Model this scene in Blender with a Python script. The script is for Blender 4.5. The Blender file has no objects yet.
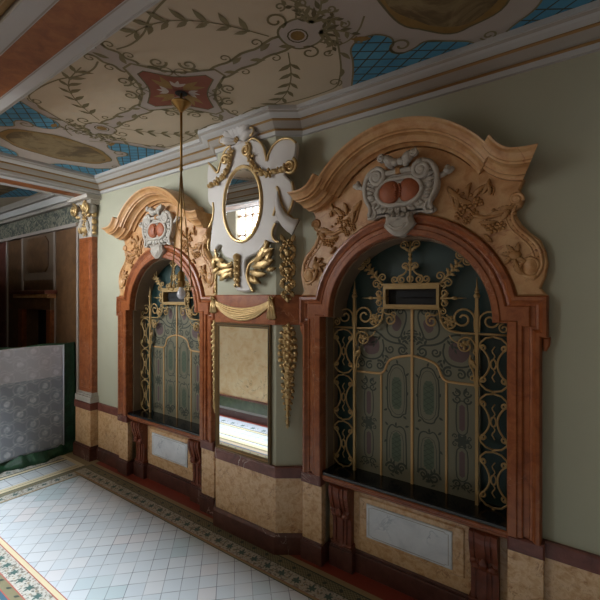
import bpy, bmesh, math, random
from math import sin, cos, pi, sqrt, radians as R, atan2
random.seed(11)
scene = bpy.context.scene
COL = scene.collection

# ------------------------------------------------------------------ materials
def lin(h):
    out = []
    for i in (0, 2, 4):
        c = int(h[i:i + 2], 16) / 255
        out.append(c / 12.92 if c <= .04045 else ((c + .055) / 1.055) ** 2.4)
    return (*out, 1)

class NT:
    def __init__(self, name, rough=.6, metal=0., spec=.5):
        self.mat = bpy.data.materials.new(name)
        self.mat.use_nodes = True
        self.t = self.mat.node_tree
        self.b = self.t.nodes['Principled BSDF']
        self.b.inputs['Roughness'].default_value = rough
        self.b.inputs['Metallic'].default_value = metal
        self.b.inputs['Specular IOR Level'].default_value = spec
        self._c = None
    def n(self, kind, **kw):
        nd = self.t.nodes.new(kind)
        for k, v in kw.items():
            setattr(nd, k, v)
        return nd
    def l(self, a, b):
        self.t.links.new(a, b)
    def coord(self):
        if self._c is None:
            self._c = self.n('ShaderNodeTexCoord').outputs['Object']
        return self._c
    def math(self, op, a, b=None):
        nd = self.n('ShaderNodeMath', operation=op)
        for i, x in enumerate((a, b)):
            if x is None:
                continue
            if isinstance(x, (int, float)):
                nd.inputs[i].default_value = x
            else:
                self.l(x, nd.inputs[i])
        return nd.outputs[0]
    def noise(self, scale, detail=4, rough=.6, vec=None, dist=0):
        nd = self.n('ShaderNodeTexNoise')
        nd.inputs['Scale'].default_value = scale
        nd.inputs['Detail'].default_value = detail
        nd.inputs['Roughness'].default_value = rough
        nd.inputs['Distortion'].default_value = dist
        self.l(vec or self.coord(), nd.inputs['Vector'])
        return nd.outputs['Fac']
    def ramp(self, fac, stops):
        nd = self.n('ShaderNodeValToRGB')
        e = nd.color_ramp.elements
        while len(e) < len(stops):
            e.new(.5)
        for i, (p, c) in enumerate(stops):
            e[i].position = p
            e[i].color = lin(c) if isinstance(c, str) else (c, c, c, 1)
        self.l(fac, nd.inputs[0])
        return nd.outputs['Color']
    def mix(self, fac, a, b):
        nd = self.n('ShaderNodeMix', data_type='RGBA')
        if isinstance(fac, (int, float)):
            nd.inputs[0].default_value = fac
        else:
            self.l(fac, nd.inputs[0])
        for i, x in ((6, a), (7, b)):
            if isinstance(x, str):
                nd.inputs[i].default_value = lin(x)
            else:
                self.l(x, nd.inputs[i])
        return nd.outputs[2]
    def color(self, c):
        if isinstance(c, str):
            self.b.inputs['Base Color'].default_value = lin(c)
        else:
            self.l(c, self.b.inputs['Base Color'])
        return self
    def bump(self, h, strength=.2, dist=.01):
        nd = self.n('ShaderNodeBump')
        nd.inputs['Strength'].default_value = strength
        nd.inputs['Distance'].default_value = dist
        self.l(h, nd.inputs['Height'])
        self.l(nd.outputs[0], self.b.inputs['Normal'])
        return self

M = {}
def plain(name, c, rough=.6, metal=0., var=.12, scale=6, bump=0):
    m = NT(name, rough, metal)
    base = lin(c)
    f = m.noise(scale, 5, .65)
    nd = m.n('ShaderNodeMix', data_type='RGBA')
    m.l(f, nd.inputs[0])
    lo = tuple(x * (1 - var) for x in base[:3]) + (1,)
    hi = tuple(min(1, x * (1 + var)) for x in base[:3]) + (1,)
    nd.inputs[6].default_value = lo
    nd.inputs[7].default_value = hi
    m.color(nd.outputs[2])
    if bump:
        m.bump(m.noise(scale * 9, 3, .6), bump, .004)
    M[name] = m.mat
    return m.mat

def marble(name, stops, scale=5, vein=None, vein_w=.02, rough=.25, vscale=2.2):
    m = NT(name, rough)
    f = m.noise(scale, 8, .68, dist=.6)
    c = m.ramp(f, stops)
    if vein:
        v = m.noise(vscale, 5, .55, dist=1.2)
        a = m.math('ABSOLUTE', m.math('SUBTRACT', v, .5))
        k = m.ramp(a, [(0, 1.0), (vein_w, 0.0)])
        k2 = m.noise(vscale * .8, 2, .5)
        k3 = m.math('MULTIPLY', k, m.ramp(k2, [(.5, 0.0), (.62, .8)]))
        c = m.mix(k3, c, vein)
    m.color(c)
    M[name] = m.mat
    return m.mat

plain('plaster', 'a19e89', .75, var=.07, scale=1.6, bump=.08)
marble('marble_yellow', [(.28, '946236'), (.45, 'af7f4f'), (.6, 'bd9466'), (.75, 'a57444')], 7, '8d4c25', .018, .4)
marble('marble_red', [(.25, '5e2b13'), (.45, '834521'), (.62, '985831'), (.8, '6f381a')], 9, 'b98a70', .006, .32)
marble('marble_red_dark', [(.25, '4a2013'), (.45, '67311d'), (.62, '783d25'), (.8, '582817')], 9, 'b98a70', .006, .4)
marble('marble_dado', [(.25, '9c6d3c'), (.42, 'c09668'), (.58, 'd4b28a'), (.75, 'ac7e4c')], 17, '84532e', .025, .3, 8)
marble('marble_brown', [(.25, '41241e'), (.5, '5a362e'), (.72, '6d463c')], 6, 'd9cdc4', .007, .38, 1.7)
marble('marble_band', [(.25, '4b251d'), (.5, '6a3a2f'), (.72, '7d4c40')], 7, 'd9c9bb', .009, .38, 2.0)
marble('marble_white', [(.25, 'b3b8bf'), (.45, 'cdd0d4'), (.7, 'dcdee0')], 3.5, '9aa2ad', .03, .2, 4)
marble('marble_black', [(.3, '070708'), (.6, '141416'), (.8, '26262a')], 12, None, rough=.14)
marble('marble_podium', [(.25, 'd2a670'), (.45, 'ebca9c'), (.62, 'f3dcb6'), (.8, 'dfb785')], 4, '704b2c', .01, .35, 2)
marble('marble_green', [(.3, '3f4a36'), (.6, '5f6a50'), (.8, '77826a')], 6, None, rough=.25)
marble('marble_brown_panel', [(.25, '4d3626'), (.5, '66492f'), (.75, '7b5a3e')], 5, None, rough=.45)
marble('soffit_marble', [(.25, '6a3c20'), (.5, '8a522c'), (.75, '9c6538')], 9, None, rough=.5)
plain('reveal_stone', '74604c', .6, var=.15, scale=5)
plain('stucco', 'a8a095', .7, var=.28, scale=24, bump=.15)
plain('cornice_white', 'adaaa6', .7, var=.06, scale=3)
plain('cornice_grey', '928a80', .75, var=.06, scale=3)  # grey tone of the cornice bands, beams and thin lines
plain('board_white', 'b9b2ab', .55, var=.06, scale=4)
plain('gold', 'b89a69', .36, .55, var=.35, scale=22)
plain('gold_line', '8a6a3e', .45, .5, var=.15, scale=9)
plain('frame_bronze', '6d5636', .5, .4, var=.15, scale=9)
plain('iron_gilt', '9c8052', .5, .3, var=.2, scale=20)
plain('brass', '9c7a45', .38, .85, var=.2, scale=20)
plain('wood_mould', 'b08a58', .5, var=.12, scale=10)
plain('dark_glass', '16312e', .42, var=.3, scale=2)
plain('panel_green', '66624f', .6, var=.1, scale=3)
plain('paint_dark', '31352a', .65, var=.12, scale=9)
plain('paint_purple', '54403f', .65, var=.12, scale=9)
plain('paint_lattice', '47523f', .65, var=.3, scale=40)
plain('black_void', '0b0b0c', .7, var=.2)
plain('stone_oval', '93502f', .5, var=.4, scale=26, bump=.5)
plain('relief_stone', 'a27545', .5, var=.22, scale=9)
plain('ceil_cream', 'b5a58d', .85, var=.05, scale=1.3)
plain('ceil_frame', 'a1958b', .85, var=.06, scale=2)
plain('ceil_olive', '756b4d', .85, var=.18, scale=8)
plain('ceil_olive_dark', '5d5439', .85, var=.18, scale=8)
plain('ceil_red', '76412f', .8, var=.15, scale=7)
plain('ceil_gold', '7c5f2e', .7, var=.35, scale=12)
plain('floor_red', '8a3a2b', .45, var=.12, scale=6)
plain('tile_cream', 'cfc3a3', .4, var=.08)
plain('tile_tan', '9d8a68', .45, var=.1)
plain('tile_olive', '7c765c', .45, var=.15, scale=12)
plain('tile_dark', '38453f', .45, var=.2, scale=20)
plain('tile_red', 'a5544a', .45, var=.1)
plain('tile_blue', '3f5f70', .45, var=.12)
plain('tile_pink', 'b3a08c', .45, var=.2, scale=20)
m = NT('tile_motif_ground', .4)
m.color(m.ramp(m.noise(42, 2, .5), [(.38, '77736a'), (.47, 'b0ada4'), (.62, 'c0bdb6'), (.72, '8f897d')])); M['tile_motif_ground'] = m.mat
plain('tile_leaf', '48625e', .45, var=.2, scale=30)
plain('tile_bud', '9a8d78', .45, var=.2, scale=30)
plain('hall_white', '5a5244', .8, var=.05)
plain('bronze_cap', 'a29078', .6, var=.15, scale=8)

m = NT('tarp_green', .45)
f = m.noise(5, 5, .7, dist=.8)
m.color(m.ramp(f, [(.35, '12301f'), (.6, '1f4a31'), (.8, '45705a')])).bump(m.noise(7, 4, .6, dist=1), .5, .03)
M['tarp_green'] = m.mat

# lace: repeating pale roses and wavy bands on a grey net
m = NT('lace', .85)
sp = m.n('ShaderNodeSeparateXYZ'); m.l(m.coord(), sp.inputs[0])
yy, zz = sp.outputs[1], sp.outputs[2]
row = m.math('FLOOR', m.math('DIVIDE', zz, .2))
yo = m.math('ADD', m.math('DIVIDE', yy, .36), m.math('MULTIPLY', row, .5))
fy = m.math('SUBTRACT', m.math('FRACT', yo), .5)
fz = m.math('SUBTRACT', m.math('FRACT', m.math('DIVIDE', zz, .2)), .5)
d2 = m.math('SQRT', m.math('ADD', m.math('POWER', m.math('MULTIPLY', fy, 1.9), 2.), m.math('POWER', fz, 2.)))
rose = m.ramp(m.math('ADD', d2, m.math('MULTIPLY', m.noise(22, 4, .6), .25)), [(.3, 1.0), (.42, 0.0)])
ring = m.ramp(m.math('ABSOLUTE', m.math('SUBTRACT', d2, .5)), [(.03, .8), (.08, 0.0)])
wav = m.math('ADD', fz, m.math('MULTIPLY', m.math('SINE', m.math('MULTIPLY', yo, 12.566)), .12))
band = m.ramp(m.math('ABSOLUTE', m.math('SUBTRACT', m.math('ABSOLUTE', wav), .42)), [(.04, .7), (.1, 0.0)])
k = m.math('MINIMUM', m.math('ADD', m.math('ADD', m.math('MULTIPLY', rose, .8), m.math('MULTIPLY', ring, .35)), m.math('MULTIPLY', band, .55)), 1.0)
k = m.math('MULTIPLY', k, m.ramp(m.noise(16, 4, .6), [(.35, .25), (.65, 1.0)]))
upper = m.ramp(m.math('ADD', zz, m.math('MULTIPLY', yy, .0)), [(.0, 0.0), (1.0, 1.0)])
step = m.math('GREATER_THAN', zz, 1.43)
c1 = m.mix(k, '868d98', 'cdd1da')
c2 = m.mix(k, 'adaeb8', 'cfcfd8')
m.color(m.mix(step, c1, c2))
M['lace'] = m.mat
plain('lace_hem', 'b9bcc6', .8, var=.05)

# pale square tiles laid diagonally, each a slightly different tone
m = NT('floor_tiles', .3)
sp = m.n('ShaderNodeSeparateXYZ'); m.l(m.coord(), sp.inputs[0])
q = .1664 * sqrt(2)
X0, Y0 = -3.516, -.8926
dx = m.math('SUBTRACT', sp.outputs[0], X0); dy = m.math('SUBTRACT', sp.outputs[1], Y0)
a = m.math('DIVIDE', m.math('ADD', dx, dy), q)
b = m.math('DIVIDE', m.math('SUBTRACT', dx, dy), q)
ia, ib = m.math('FLOOR', a), m.math('FLOOR', b)
cb = m.n('ShaderNodeCombineXYZ'); m.l(ia, cb.inputs[0]); m.l(ib, cb.inputs[1])
wn = m.n('ShaderNodeTexWhiteNoise', noise_dimensions='3D'); m.l(cb.outputs[0], wn.inputs['Vector'])
tile = m.ramp(wn.outputs['Value'], [(0, 'bdc4ca'), (.5, 'c3c9ce'), (.9, 'c8cacd'), (.97, 'cac8ca')])
sc_ = m.n('ShaderNodeVectorMath', operation='SCALE'); m.l(cb.outputs[0], sc_.inputs[0]); sc_.inputs[3].default_value = .23
patch = m.noise(1.0, 2, .5, vec=sc_.outputs[0])
tile = m.mix(m.ramp(patch, [(.58, 0.0), (.64, .6)]), tile, 'a3b8bd')
ea = m.math('ABSOLUTE', m.math('SUBTRACT', m.math('FRACT', a), .5))
eb = m.math('ABSOLUTE', m.math('SUBTRACT', m.math('FRACT', b), .5))
e = m.math('MAXIMUM', ea, eb)
grout = m.ramp(e, [(.474, 0.0), (.488, 1.0)])
gn = m.ramp(m.noise(2.3, 3, .6), [(.35, .35), (.65, .95)])
stain = m.ramp(m.noise(24, 2, .5), [(.70, 0.0), (.76, .7)])
base = m.mix(m.math('MULTIPLY', grout, gn), tile, '3f4751')
base = m.mix(m.math('MULTIPLY', stain, m.ramp(e, [(.44, 0.0), (.48, 1.0)])), base, '2b2f33')
m.color(base)
M['floor_tiles'] = m.mat

# square tiles of the narrow cross strip
m = NT('strip_tiles', .3)
br = m.n('ShaderNodeTexBrick'); m.l(m.coord(), br.inputs['Vector'])
br.offset = 0; br.inputs['Scale'].default_value = 1
br.inputs['Color1'].default_value = lin('c6cbd0'); br.inputs['Color2'].default_value = lin('b9c1c6')
br.inputs['Mortar'].default_value = lin('6a7078'); br.inputs['Mortar Size'].default_value = .004
br.inputs['Brick Width'].default_value = .205; br.inputs['Row Height'].default_value = .205
m.color(br.outputs['Color']); M['strip_tiles'] = m.mat

# small checker of the greenish border
m = NT('tile_checker', .45)
ck = m.n('ShaderNodeTexChecker'); m.l(m.coord(), ck.inputs[0]); ck.inputs['Scale'].default_value = 62
ck.inputs[1].default_value = lin('8c8568'); ck.inputs[2].default_value = lin('5d5b49')
m.color(ck.outputs[0]); M['tile_checker'] = m.mat

# blue lattice fields of the ceiling painting
m = NT('ceil_blue', .85)
sp = m.n('ShaderNodeSeparateXYZ'); m.l(m.coord(), sp.inputs[0])
u = m.math('MULTIPLY', m.math('ADD', sp.outputs[0], m.math('MULTIPLY', sp.outputs[1], 1.5)), 5.2)
v = m.math('MULTIPLY', m.math('SUBTRACT', sp.outputs[0], m.math('MULTIPLY', sp.outputs[1], 1.5)), 5.2)
lu = m.math('ABSOLUTE', m.math('SUBTRACT', m.math('FRACT', u), .5))
lv = m.math('ABSOLUTE', m.math('SUBTRACT', m.math('FRACT', v), .5))
mask = m.ramp(m.math('MINIMUM', lu, lv), [(.045, 1.0), (.075, 0.0)])
bl = m.ramp(m.noise(3, 4, .6), [(.3, '3a7390'), (.7, '4f8ba4')])
m.color(m.mix(mask, bl, '3b3f30')); M['ceil_blue'] = m.mat

m = NT('ceil_picture', .85)
f = m.noise(2.6, 6, .65, dist=1.4)
m.color(m.ramp(f, [(.25, '3d3222'), (.42, '5c4a2c'), (.55, '7c6a49'), (.68, '6b5a3a'), (.8, '8e8168')])); M['ceil_picture'] = m.mat
m = NT('frieze_paint', .8)
f = m.noise(6, 4, .6, dist=2.5)
m.color(m.ramp(f, [(.38, '3b4038'), (.5, '4d5148'), (.56, '8d8672'), (.66, '454a41')])); M['frieze_paint'] = m.mat

m = NT('mirror_glass', .02, 1.0); m.color('f4f6f5'); M['mirror_glass'] = m.mat
m = NT('bulb_glass', .15); m.color('f4f4fb'); M['bulb_glass'] = m.mat

# ------------------------------------------------------------------ mesh tools
def wallmap(a, b, h):
    return (a, -h, b)

def inset(poly, c):
    n = len(poly); out = []
    for i in range(n):
        p0, p1, p2 = poly[i - 1], poly[i], poly[(i + 1) % n]
        d1 = (p1[0] - p0[0], p1[1] - p0[1]); l1 = math.hypot(*d1) or 1e-9
        d2 = (p2[0] - p1[0], p2[1] - p1[1]); l2 = math.hypot(*d2) or 1e-9
        n1 = (-d1[1] / l1, d1[0] / l1); n2 = (-d2[1] / l2, d2[0] / l2)
        k = c / max(.35, 1 + n1[0] * n2[0] + n1[1] * n2[1])
        out.append((p1[0] + (n1[0] + n2[0]) * k, p1[1] + (n1[1] + n2[1]) * k))
    return out

def area2(p):
    return sum(p[i - 1][0] * p[i][1] - p[i][0] * p[i - 1][1] for i in range(len(p)))

def arc(cx, cy, r, a0, a1, n, ry=None):
    ry = ry or r
    return [(cx + r * cos(R(a0 + (a1 - a0) * i / n)), cy + ry * sin(R(a0 + (a1 - a0) * i / n))) for i in range(n + 1)]

def spiral(cx, cy, r0, r1, a0, turns, n=None):
    n = n or max(8, int(abs(turns) * 16))
    return [(cx + (r0 + (r1 - r0) * i / n) * cos(R(a0) + 2 * pi * turns * i / n),
             cy + (r0 + (r1 - r0) * i / n) * sin(R(a0) + 2 * pi * turns * i / n)) for i in range(n + 1)]

def smooth(pts, it=2, closed=False):
    for _ in range(it):
        out = [] if closed else [pts[0]]
        n = len(pts)
        for i in range(n if closed else n - 1):
            a, b = pts[i], pts[(i + 1) % n]
            out.append(tuple(.75 * x + .25 * y for x, y in zip(a, b)))
            out.append(tuple(.25 * x + .75 * y for x, y in zip(a, b)))
        if not closed:
            out.append(pts[-1])
        pts = out
    return pts

def mir(pts):
    return [(-p[0],) + tuple(p[1:]) for p in reversed(pts)]

class MB:
    def __init__(self, mp=wallmap):
        self.v = []; self.f = []; self.mi = []; self.sm = []; self.mats = []; self.mp = mp
    def add(self, vs, fs, mat, smooth_=False):
        if mat not in self.mats:
            self.mats.append(mat)
        k = self.mats.index(mat); o = len(self.v)
        self.v += [self.mp(*p) for p in vs]
        for f in fs:
            self.f.append([o + i for i in f]); self.mi.append(k); self.sm.append(smooth_)
    def box(self, a0, a1, b0, b1, h0, h1, mat, c=0):
        self.prism([(a0, b0), (a1, b0), (a1, b1), (a0, b1)], h0, h1, mat, c)
    def prism(self, poly, h0, h1, mat, c=0, cap=None):
        poly = [p for i, p in enumerate(poly) if math.hypot(p[0] - poly[i - 1][0], p[1] - poly[i - 1][1]) > .0025]
        if area2(poly) < 0:
            poly.reverse()
        n = len(poly)
        vs = [(a, b, h0) for a, b in poly] + [(a, b, h1 - c) for a, b in poly]
        fs = [[i, (i + 1) % n, n + (i + 1) % n, n + i] for i in range(n)]
        fs.append(list(range(n))[::-1])
        top = n
        if c:
            vs += [(a, b, h1) for a, b in inset(poly, c)]
            fs += [[n + i, n + (i + 1) % n, 2 * n + (i + 1) % n, 2 * n + i] for i in range(n)]
            top = 2 * n
        self.add(vs, fs, mat)
        self.add([vs[top + i] for i in range(n)], [list(range(n))], cap or mat)
    def flat(self, poly, h, mat):
        self.add([(a, b, h) for a, b in poly], [list(range(len(poly)))], mat)
    def ribbon(self, pts, w, h, mat, closed=False):
        n = len(pts); L = []; Rr = []
        for i in range(n):
            if closed:
                p, q2 = pts[i - 1], pts[(i + 1) % n]
            else:
                p, q2 = pts[max(0, i - 1)], pts[min(n - 1, i + 1)]
            d = (q2[0] - p[0], q2[1] - p[1]); l = math.hypot(*d) or 1e-9
            ww = (w(i / (n - 1)) if callable(w) else w) / 2
            nx, ny = -d[1] / l * ww, d[0] / l * ww
            L.append((pts[i][0] + nx, pts[i][1] + ny, h)); Rr.append((pts[i][0] - nx, pts[i][1] - ny, h))
        k = n if closed else n - 1
        self.add(L + Rr, [[i, (i + 1) % n, n + (i + 1) % n, n + i] for i in range(k)], mat)
    def leaf2(self, x, y, ang, L, w, h, mat):
        a = R(ang); pts = []; h = h + .0007 * random.random()
        prof = [(0, .1), (.25, .8), (.5, 1), (.75, .6), (1, 0)]
        for t, k in prof:
            pts.append((t * L, k * w / 2 + .18 * L * t * t))
        for t, k in reversed(prof[:-1]):
            pts.append((t * L, -k * w / 2 + .18 * L * t * t))
        self.flat([(x + p * cos(a) - q_ * sin(a), y + p * sin(a) + q_ * cos(a)) for p, q_ in pts], h, mat)
    def sweep(self, path, prof, mats, closed=False, caps=True):
        """profile (offset to the left of the path, height) swept with mitres"""
        n = len(path); np_ = len(prof); vs = []
        for i in range(n):
            p1 = path[i]
            p0 = path[i - 1] if (i > 0 or closed) else None
            p2 = path[(i + 1) % n] if (i < n - 1 or closed) else None
            ns = []
            for s_, e_ in ((p0, p1), (p1, p2)):
                if s_ is None or e_ is None:
                    continue
                d = (e_[0] - s_[0], e_[1] - s_[1]); l = math.hypot(*d) or 1e-9
                ns.append((-d[1] / l, d[0] / l))
            if len(ns) == 1:
                ns = ns * 2
            k = 1 / max(.3, 1 + ns[0][0] * ns[1][0] + ns[0][1] * ns[1][1])
            bx, by = (ns[0][0] + ns[1][0]) * k, (ns[0][1] + ns[1][1]) * k
            for o, h in prof:
                vs.append((p1[0] + bx * o, p1[1] + by * o, h))
        for j in range(np_ - 1):
            mt = mats if isinstance(mats, str) else mats[j]
            fs = []
            for i in range(n if closed else n - 1):
                a_, b_ = i * np_, ((i + 1) % n) * np_
                fs.append([a_ + j, b_ + j, b_ + j + 1, a_ + j + 1])
            self.add(vs, fs, mt)
        if caps and not closed:
            mt = mats if isinstance(mats, str) else mats[0]
            self.add(vs[:np_], [list(range(np_))], mt)
            self.add(vs[-np_:], [list(range(np_))], mt)
    def tube(self, pts, r, mat, n=6, flat=1.0):
        """round bar along points (a,b,h); r number or function of 0..1"""
        m_ = len(pts); vs = []
        pn = None
        for i in range(m_):
            p, q2 = pts[max(0, i - 1)], pts[min(m_ - 1, i + 1)]
            t = [q2[k] - p[k] for k in range(3)]; l = sqrt(sum(x * x for x in t)) or 1e-9
            t = [x / l for x in t]
            if pn is None:
                pn = (0, 0, 1) if abs(t[2]) < .8 else (1, 0, 0)
            dt = sum(pn[k] * t[k] for k in range(3))
            nn = [pn[k] - dt * t[k] for k in range(3)]; l = sqrt(sum(x * x for x in nn)) or 1e-9
            nn = [x / l for x in nn]; pn = nn
            bb = (t[1] * nn[2] - t[2] * nn[1], t[2] * nn[0] - t[0] * nn[2], t[0] * nn[1] - t[1] * nn[0])
            rr = r(i / (m_ - 1)) if callable(r) else r
            for k in range(n):
                a_ = 2 * pi * k / n
                vs.append(tuple(pts[i][c] + rr * (flat * cos(a_) * nn[c] + sin(a_) * bb[c]) for c in range(3)))
        fs = [[i * n + k, i * n + (k + 1) % n, (i + 1) * n + (k + 1) % n, (i + 1) * n + k] for i in range(m_ - 1) for k in range(n)]
        fs += [list(range(n))[::-1], [(m_ - 1) * n + k for k in range(n)]]
        self.add(vs, fs, mat, True)
    def t2(self, pts, h, r, mat, n=6, flat=1.0):
        self.tube([(p[0], p[1], h) for p in pts], r, mat, n, flat)
    def blob(self, a, b, h, ra, rb, rh, mat, n=8, m_=5, rot=0):
        vs = []; cr, sr = cos(R(rot)), sin(R(rot))
        for i in range(m_ + 1):
            th = pi * i / m_
            for k in range(n):
                ph = 2 * pi * k / n
                x, y = ra * sin(th) * cos(ph), rb * sin(th) * sin(ph)
                vs.append((a + x * cr - y * sr, b + x * sr + y * cr, h + rh * cos(th)))
        fs = [[i * n + k, i * n + (k + 1) % n, (i + 1) * n + (k + 1) % n, (i + 1) * n + k] for i in range(m_) for k in range(n)]
        self.add(vs, fs, mat, True)
    def flower(self, a, b, h, r, mat, petals=6):
        for k in range(petals):
            t = 360 * k / petals + 13
            self.blob(a + r * .6 * cos(R(t)), b + r * .6 * sin(R(t)), h, r * .42, r * .3, r * .3, mat, 6, 4, t)
        self.blob(a, b, h + r * .2, r * .34, r * .34, r * .35, mat, 6, 4)
    def leaf(self, a, b, ang, L, w, h, mat, rise=.03, curl=0., lobes=5):
        """raised acanthus leaf with lobed edge and sunk midrib"""
        n = 14; vs = []
        for i in range(n + 1):
            t = i / n
            an = R(ang + curl * t)
            if i:
                a += L / n * cos(an); b += L / n * sin(an)
            ww = w * (sin(pi * min(1, t * .93 + .05)) ** .7) * (.56 + .44 * abs(cos(lobes * pi * t)))
            hh = h + rise * sin(pi * t) + rise * .5 * t
            px_, py_ = -sin(an), cos(an)
            for k, up in ((-1, -.35), (-.55, .35), (0, -.05), (.55, .35), (1, -.35)):
                vs.append((a + px_ * ww / 2 * k, b + py_ * ww / 2 * k, hh + up * rise))
        fs = [[i * 5 + k, i * 5 + k + 1, (i + 1) * 5 + k + 1, (i + 1) * 5 + k] for i in range(n) for k in range(4)]
        o = len(vs)
        vs += [(p[0], p[1], p[2] - rise * .9) for p in vs]
        fs += [[o + j for j in f][::-1] for f in fs]
        for i in range(n):
            for k in (0, 4):
                fs.append([i * 5 + k, (i + 1) * 5 + k, o + (i + 1) * 5 + k, o + i * 5 + k])
        self.add(vs, fs, mat, True)
    def lathe(self, prof, mat, n=16, at=(0, 0)):
        """prof (radius, height) about the vertical axis, raw xyz"""
        vs = []
        for r, z in prof:
            for k in range(n):
                a_ = 2 * pi * k / n
                vs.append((at[0] + r * cos(a_), at[1] + r * sin(a_), z))
        m_ = len(prof)
        fs = [[i * n + k, i * n + (k + 1) % n, (i + 1) * n + (k + 1) % n, (i + 1) * n + k] for i in range(m_ - 1) for k in range(n)]
        fs += [list(range(n))[::-1], [(m_ - 1) * n + k for k in range(n)]]
        self.add(vs, fs, mat, True)
    def build(self, name, parent=None, kind=None, loc=None, recalc=True):
        me = bpy.data.meshes.new(name)
        me.from_pydata(self.v, [], self.f)
        for mt in self.mats:
            me.materials.append(M[mt])
        me.polygons.foreach_set('material_index', self.mi)
        me.polygons.foreach_set('use_smooth', self.sm)
        if recalc:
            bm = bmesh.new(); bm.from_mesh(me)
            bmesh.ops.recalc_face_normals(bm, faces=bm.faces)
            bm.to_mesh(me); bm.free()
        o = bpy.data.objects.new(name, me); COL.objects.link(o)
        if parent:
            o.parent = parent
        if kind:
            o['kind'] = kind
        if loc:
            o.location = loc
        return o

def raw(a, b, h):
    return (a, b, h)

def thing(name, label, cat, loc=(0, 0, 0), rotz=0, group=None):
    o = bpy.data.objects.new(name, None); COL.objects.link(o)
    o.empty_display_size = .2
    o.location = loc; o.rotation_euler = (0, 0, rotz)
    o['label'] = label; o['category'] = cat
    if group:
        o['group'] = group
    return o

def copy_tree(o, parent=None):
    c = o.copy(); COL.objects.link(c); c.parent = parent
    for ch in [x for x in bpy.data.objects if x.parent == o]:
        copy_tree(ch, c)
    return c

# ------------------------------------------------------------------ main measures
ZC = 4.76                      # ceiling
BX, BY = -3.13, -1.08          # centre of the bay
FZ = .06                       # floor level
WR, WL = -1.307, -4.825         # centres of the two ticket windows
XL, XR = -6.60, .34            # faces of the cross beams
YB = -2.14                     # inner face of the long beam
PIER = [(-3.735, 0), (-3.58, -.17), (-2.67, -.17), (-2.43, 0)]

# ------------------------------------------------------------------ the setting
def niche_poly(x0, x1, z1, cx):
    """wall piece with a round-headed notch open at the bottom"""
    pts = [(x0, 0), (cx - .845, 0), (cx - .845, 2.6)]
    pts += [(cx + .745 * cos(R(a_)), 2.605 + .745 * sin(R(a_))) for a_ in range(180, -1, -9)]
    pts += [(cx + .845, 2.6), (cx + .845, 0), (x1, 0), (x1, z1), (x0, z1)]
    return pts
b = MB()
xa, xb = -7.32, 4.0
pts = [(xa, 0)]
for cx in (WL, WR):
    pts += niche_poly(0, 0, 0, cx)[1:-3]
pts += [(xb, 0), (xb, 4.9), (xa, 4.9)]
b.prism(pts, -.3, 0, 'plaster')
b.build('wall_right', kind='structure')
b = MB(raw)
b.prism([(-3.735, .01), (-3.58, -.17), (-2.67, -.17), (-2.43, .01)], 0, 4.76, 'plaster')
b.build('wall_pier', kind='structure')

# plan sweeps: path runs left to right along the wall, offset to its right side = into the room
def plan(path, prof, mats, name, closed=False):
    b = MB(lambda x, y, z: (x, y, z))
    b.sweep(path, [(-o, z) for o, z in prof], mats, closed)
    return b.build(name, kind='structure')
runs = [[(-6.645, 0), (-5.935, 0)], PIER, [(-2.43, 0), (-2.375, 0)], [(-.232, 0), (4.0, 0)]]
runs = [[(-6.645, 0), (-5.935, 0)], PIER + [(-2.375, 0)], [(-.232, 0), (4.0, 0)]]
for i, run in enumerate(runs):
    dz = .028 if i == 0 else 0
    plan(run, [(-.01, .26), (.02, .26), (.02, .87 + dz), (-.01, .87 + dz)], 'marble_dado', 'trim_%d' % (i + 1))
    plan(run, [(-.01, .865 + dz), (.032, .865 + dz), (.032, .972 + dz), (.024, .985 + dz), (-.01, .985 + dz)], 'marble_band', 'trim_%d' % (i + 4))
    plan(run, [(-.01, FZ), (.05, FZ), (.05, .245), (.04, .26), (.028, .275), (-.01, .275)], 'marble_brown', 'baseboard_%s' % ('left', 'middle', 'right')[i])
plan(PIER[:1] + PIER[1:] + [(-2.40, 0)], [(-.01, 2.50), (.025, 2.50), (.03, 2.51), (.03, 2.815), (.025, 2.825), (-.01, 2.825)], 'marble_red', 'trim_7')

# cornice all round the bay, following the pier
prof = [(-.01, 4.52), (.0, 4.53), (.025, 4.535), (.03, 4.575), (.040, 4.586), (.040, 4.594), (.06, 4.60), (.08, 4.62), (.105, 4.65),
        (.116, 4.662), (.116, 4.670), (.13, 4.674), (.17, 4.688), (.19, 4.70), (.20, 4.712), (.205, 4.716), (.22, 4.718), (.22, ZC)]
mats = ['cornice_white'] * 3 + ['gold_line'] * 2 + ['cornice_grey'] * 3 + ['gold_line'] * 2 + ['cornice_white'] * 3 + ['cornice_grey'] * 2 + ['cornice_white'] * 2
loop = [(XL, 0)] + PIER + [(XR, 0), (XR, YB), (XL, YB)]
plan(loop, prof, mats, 'trim_8', True)
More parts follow.
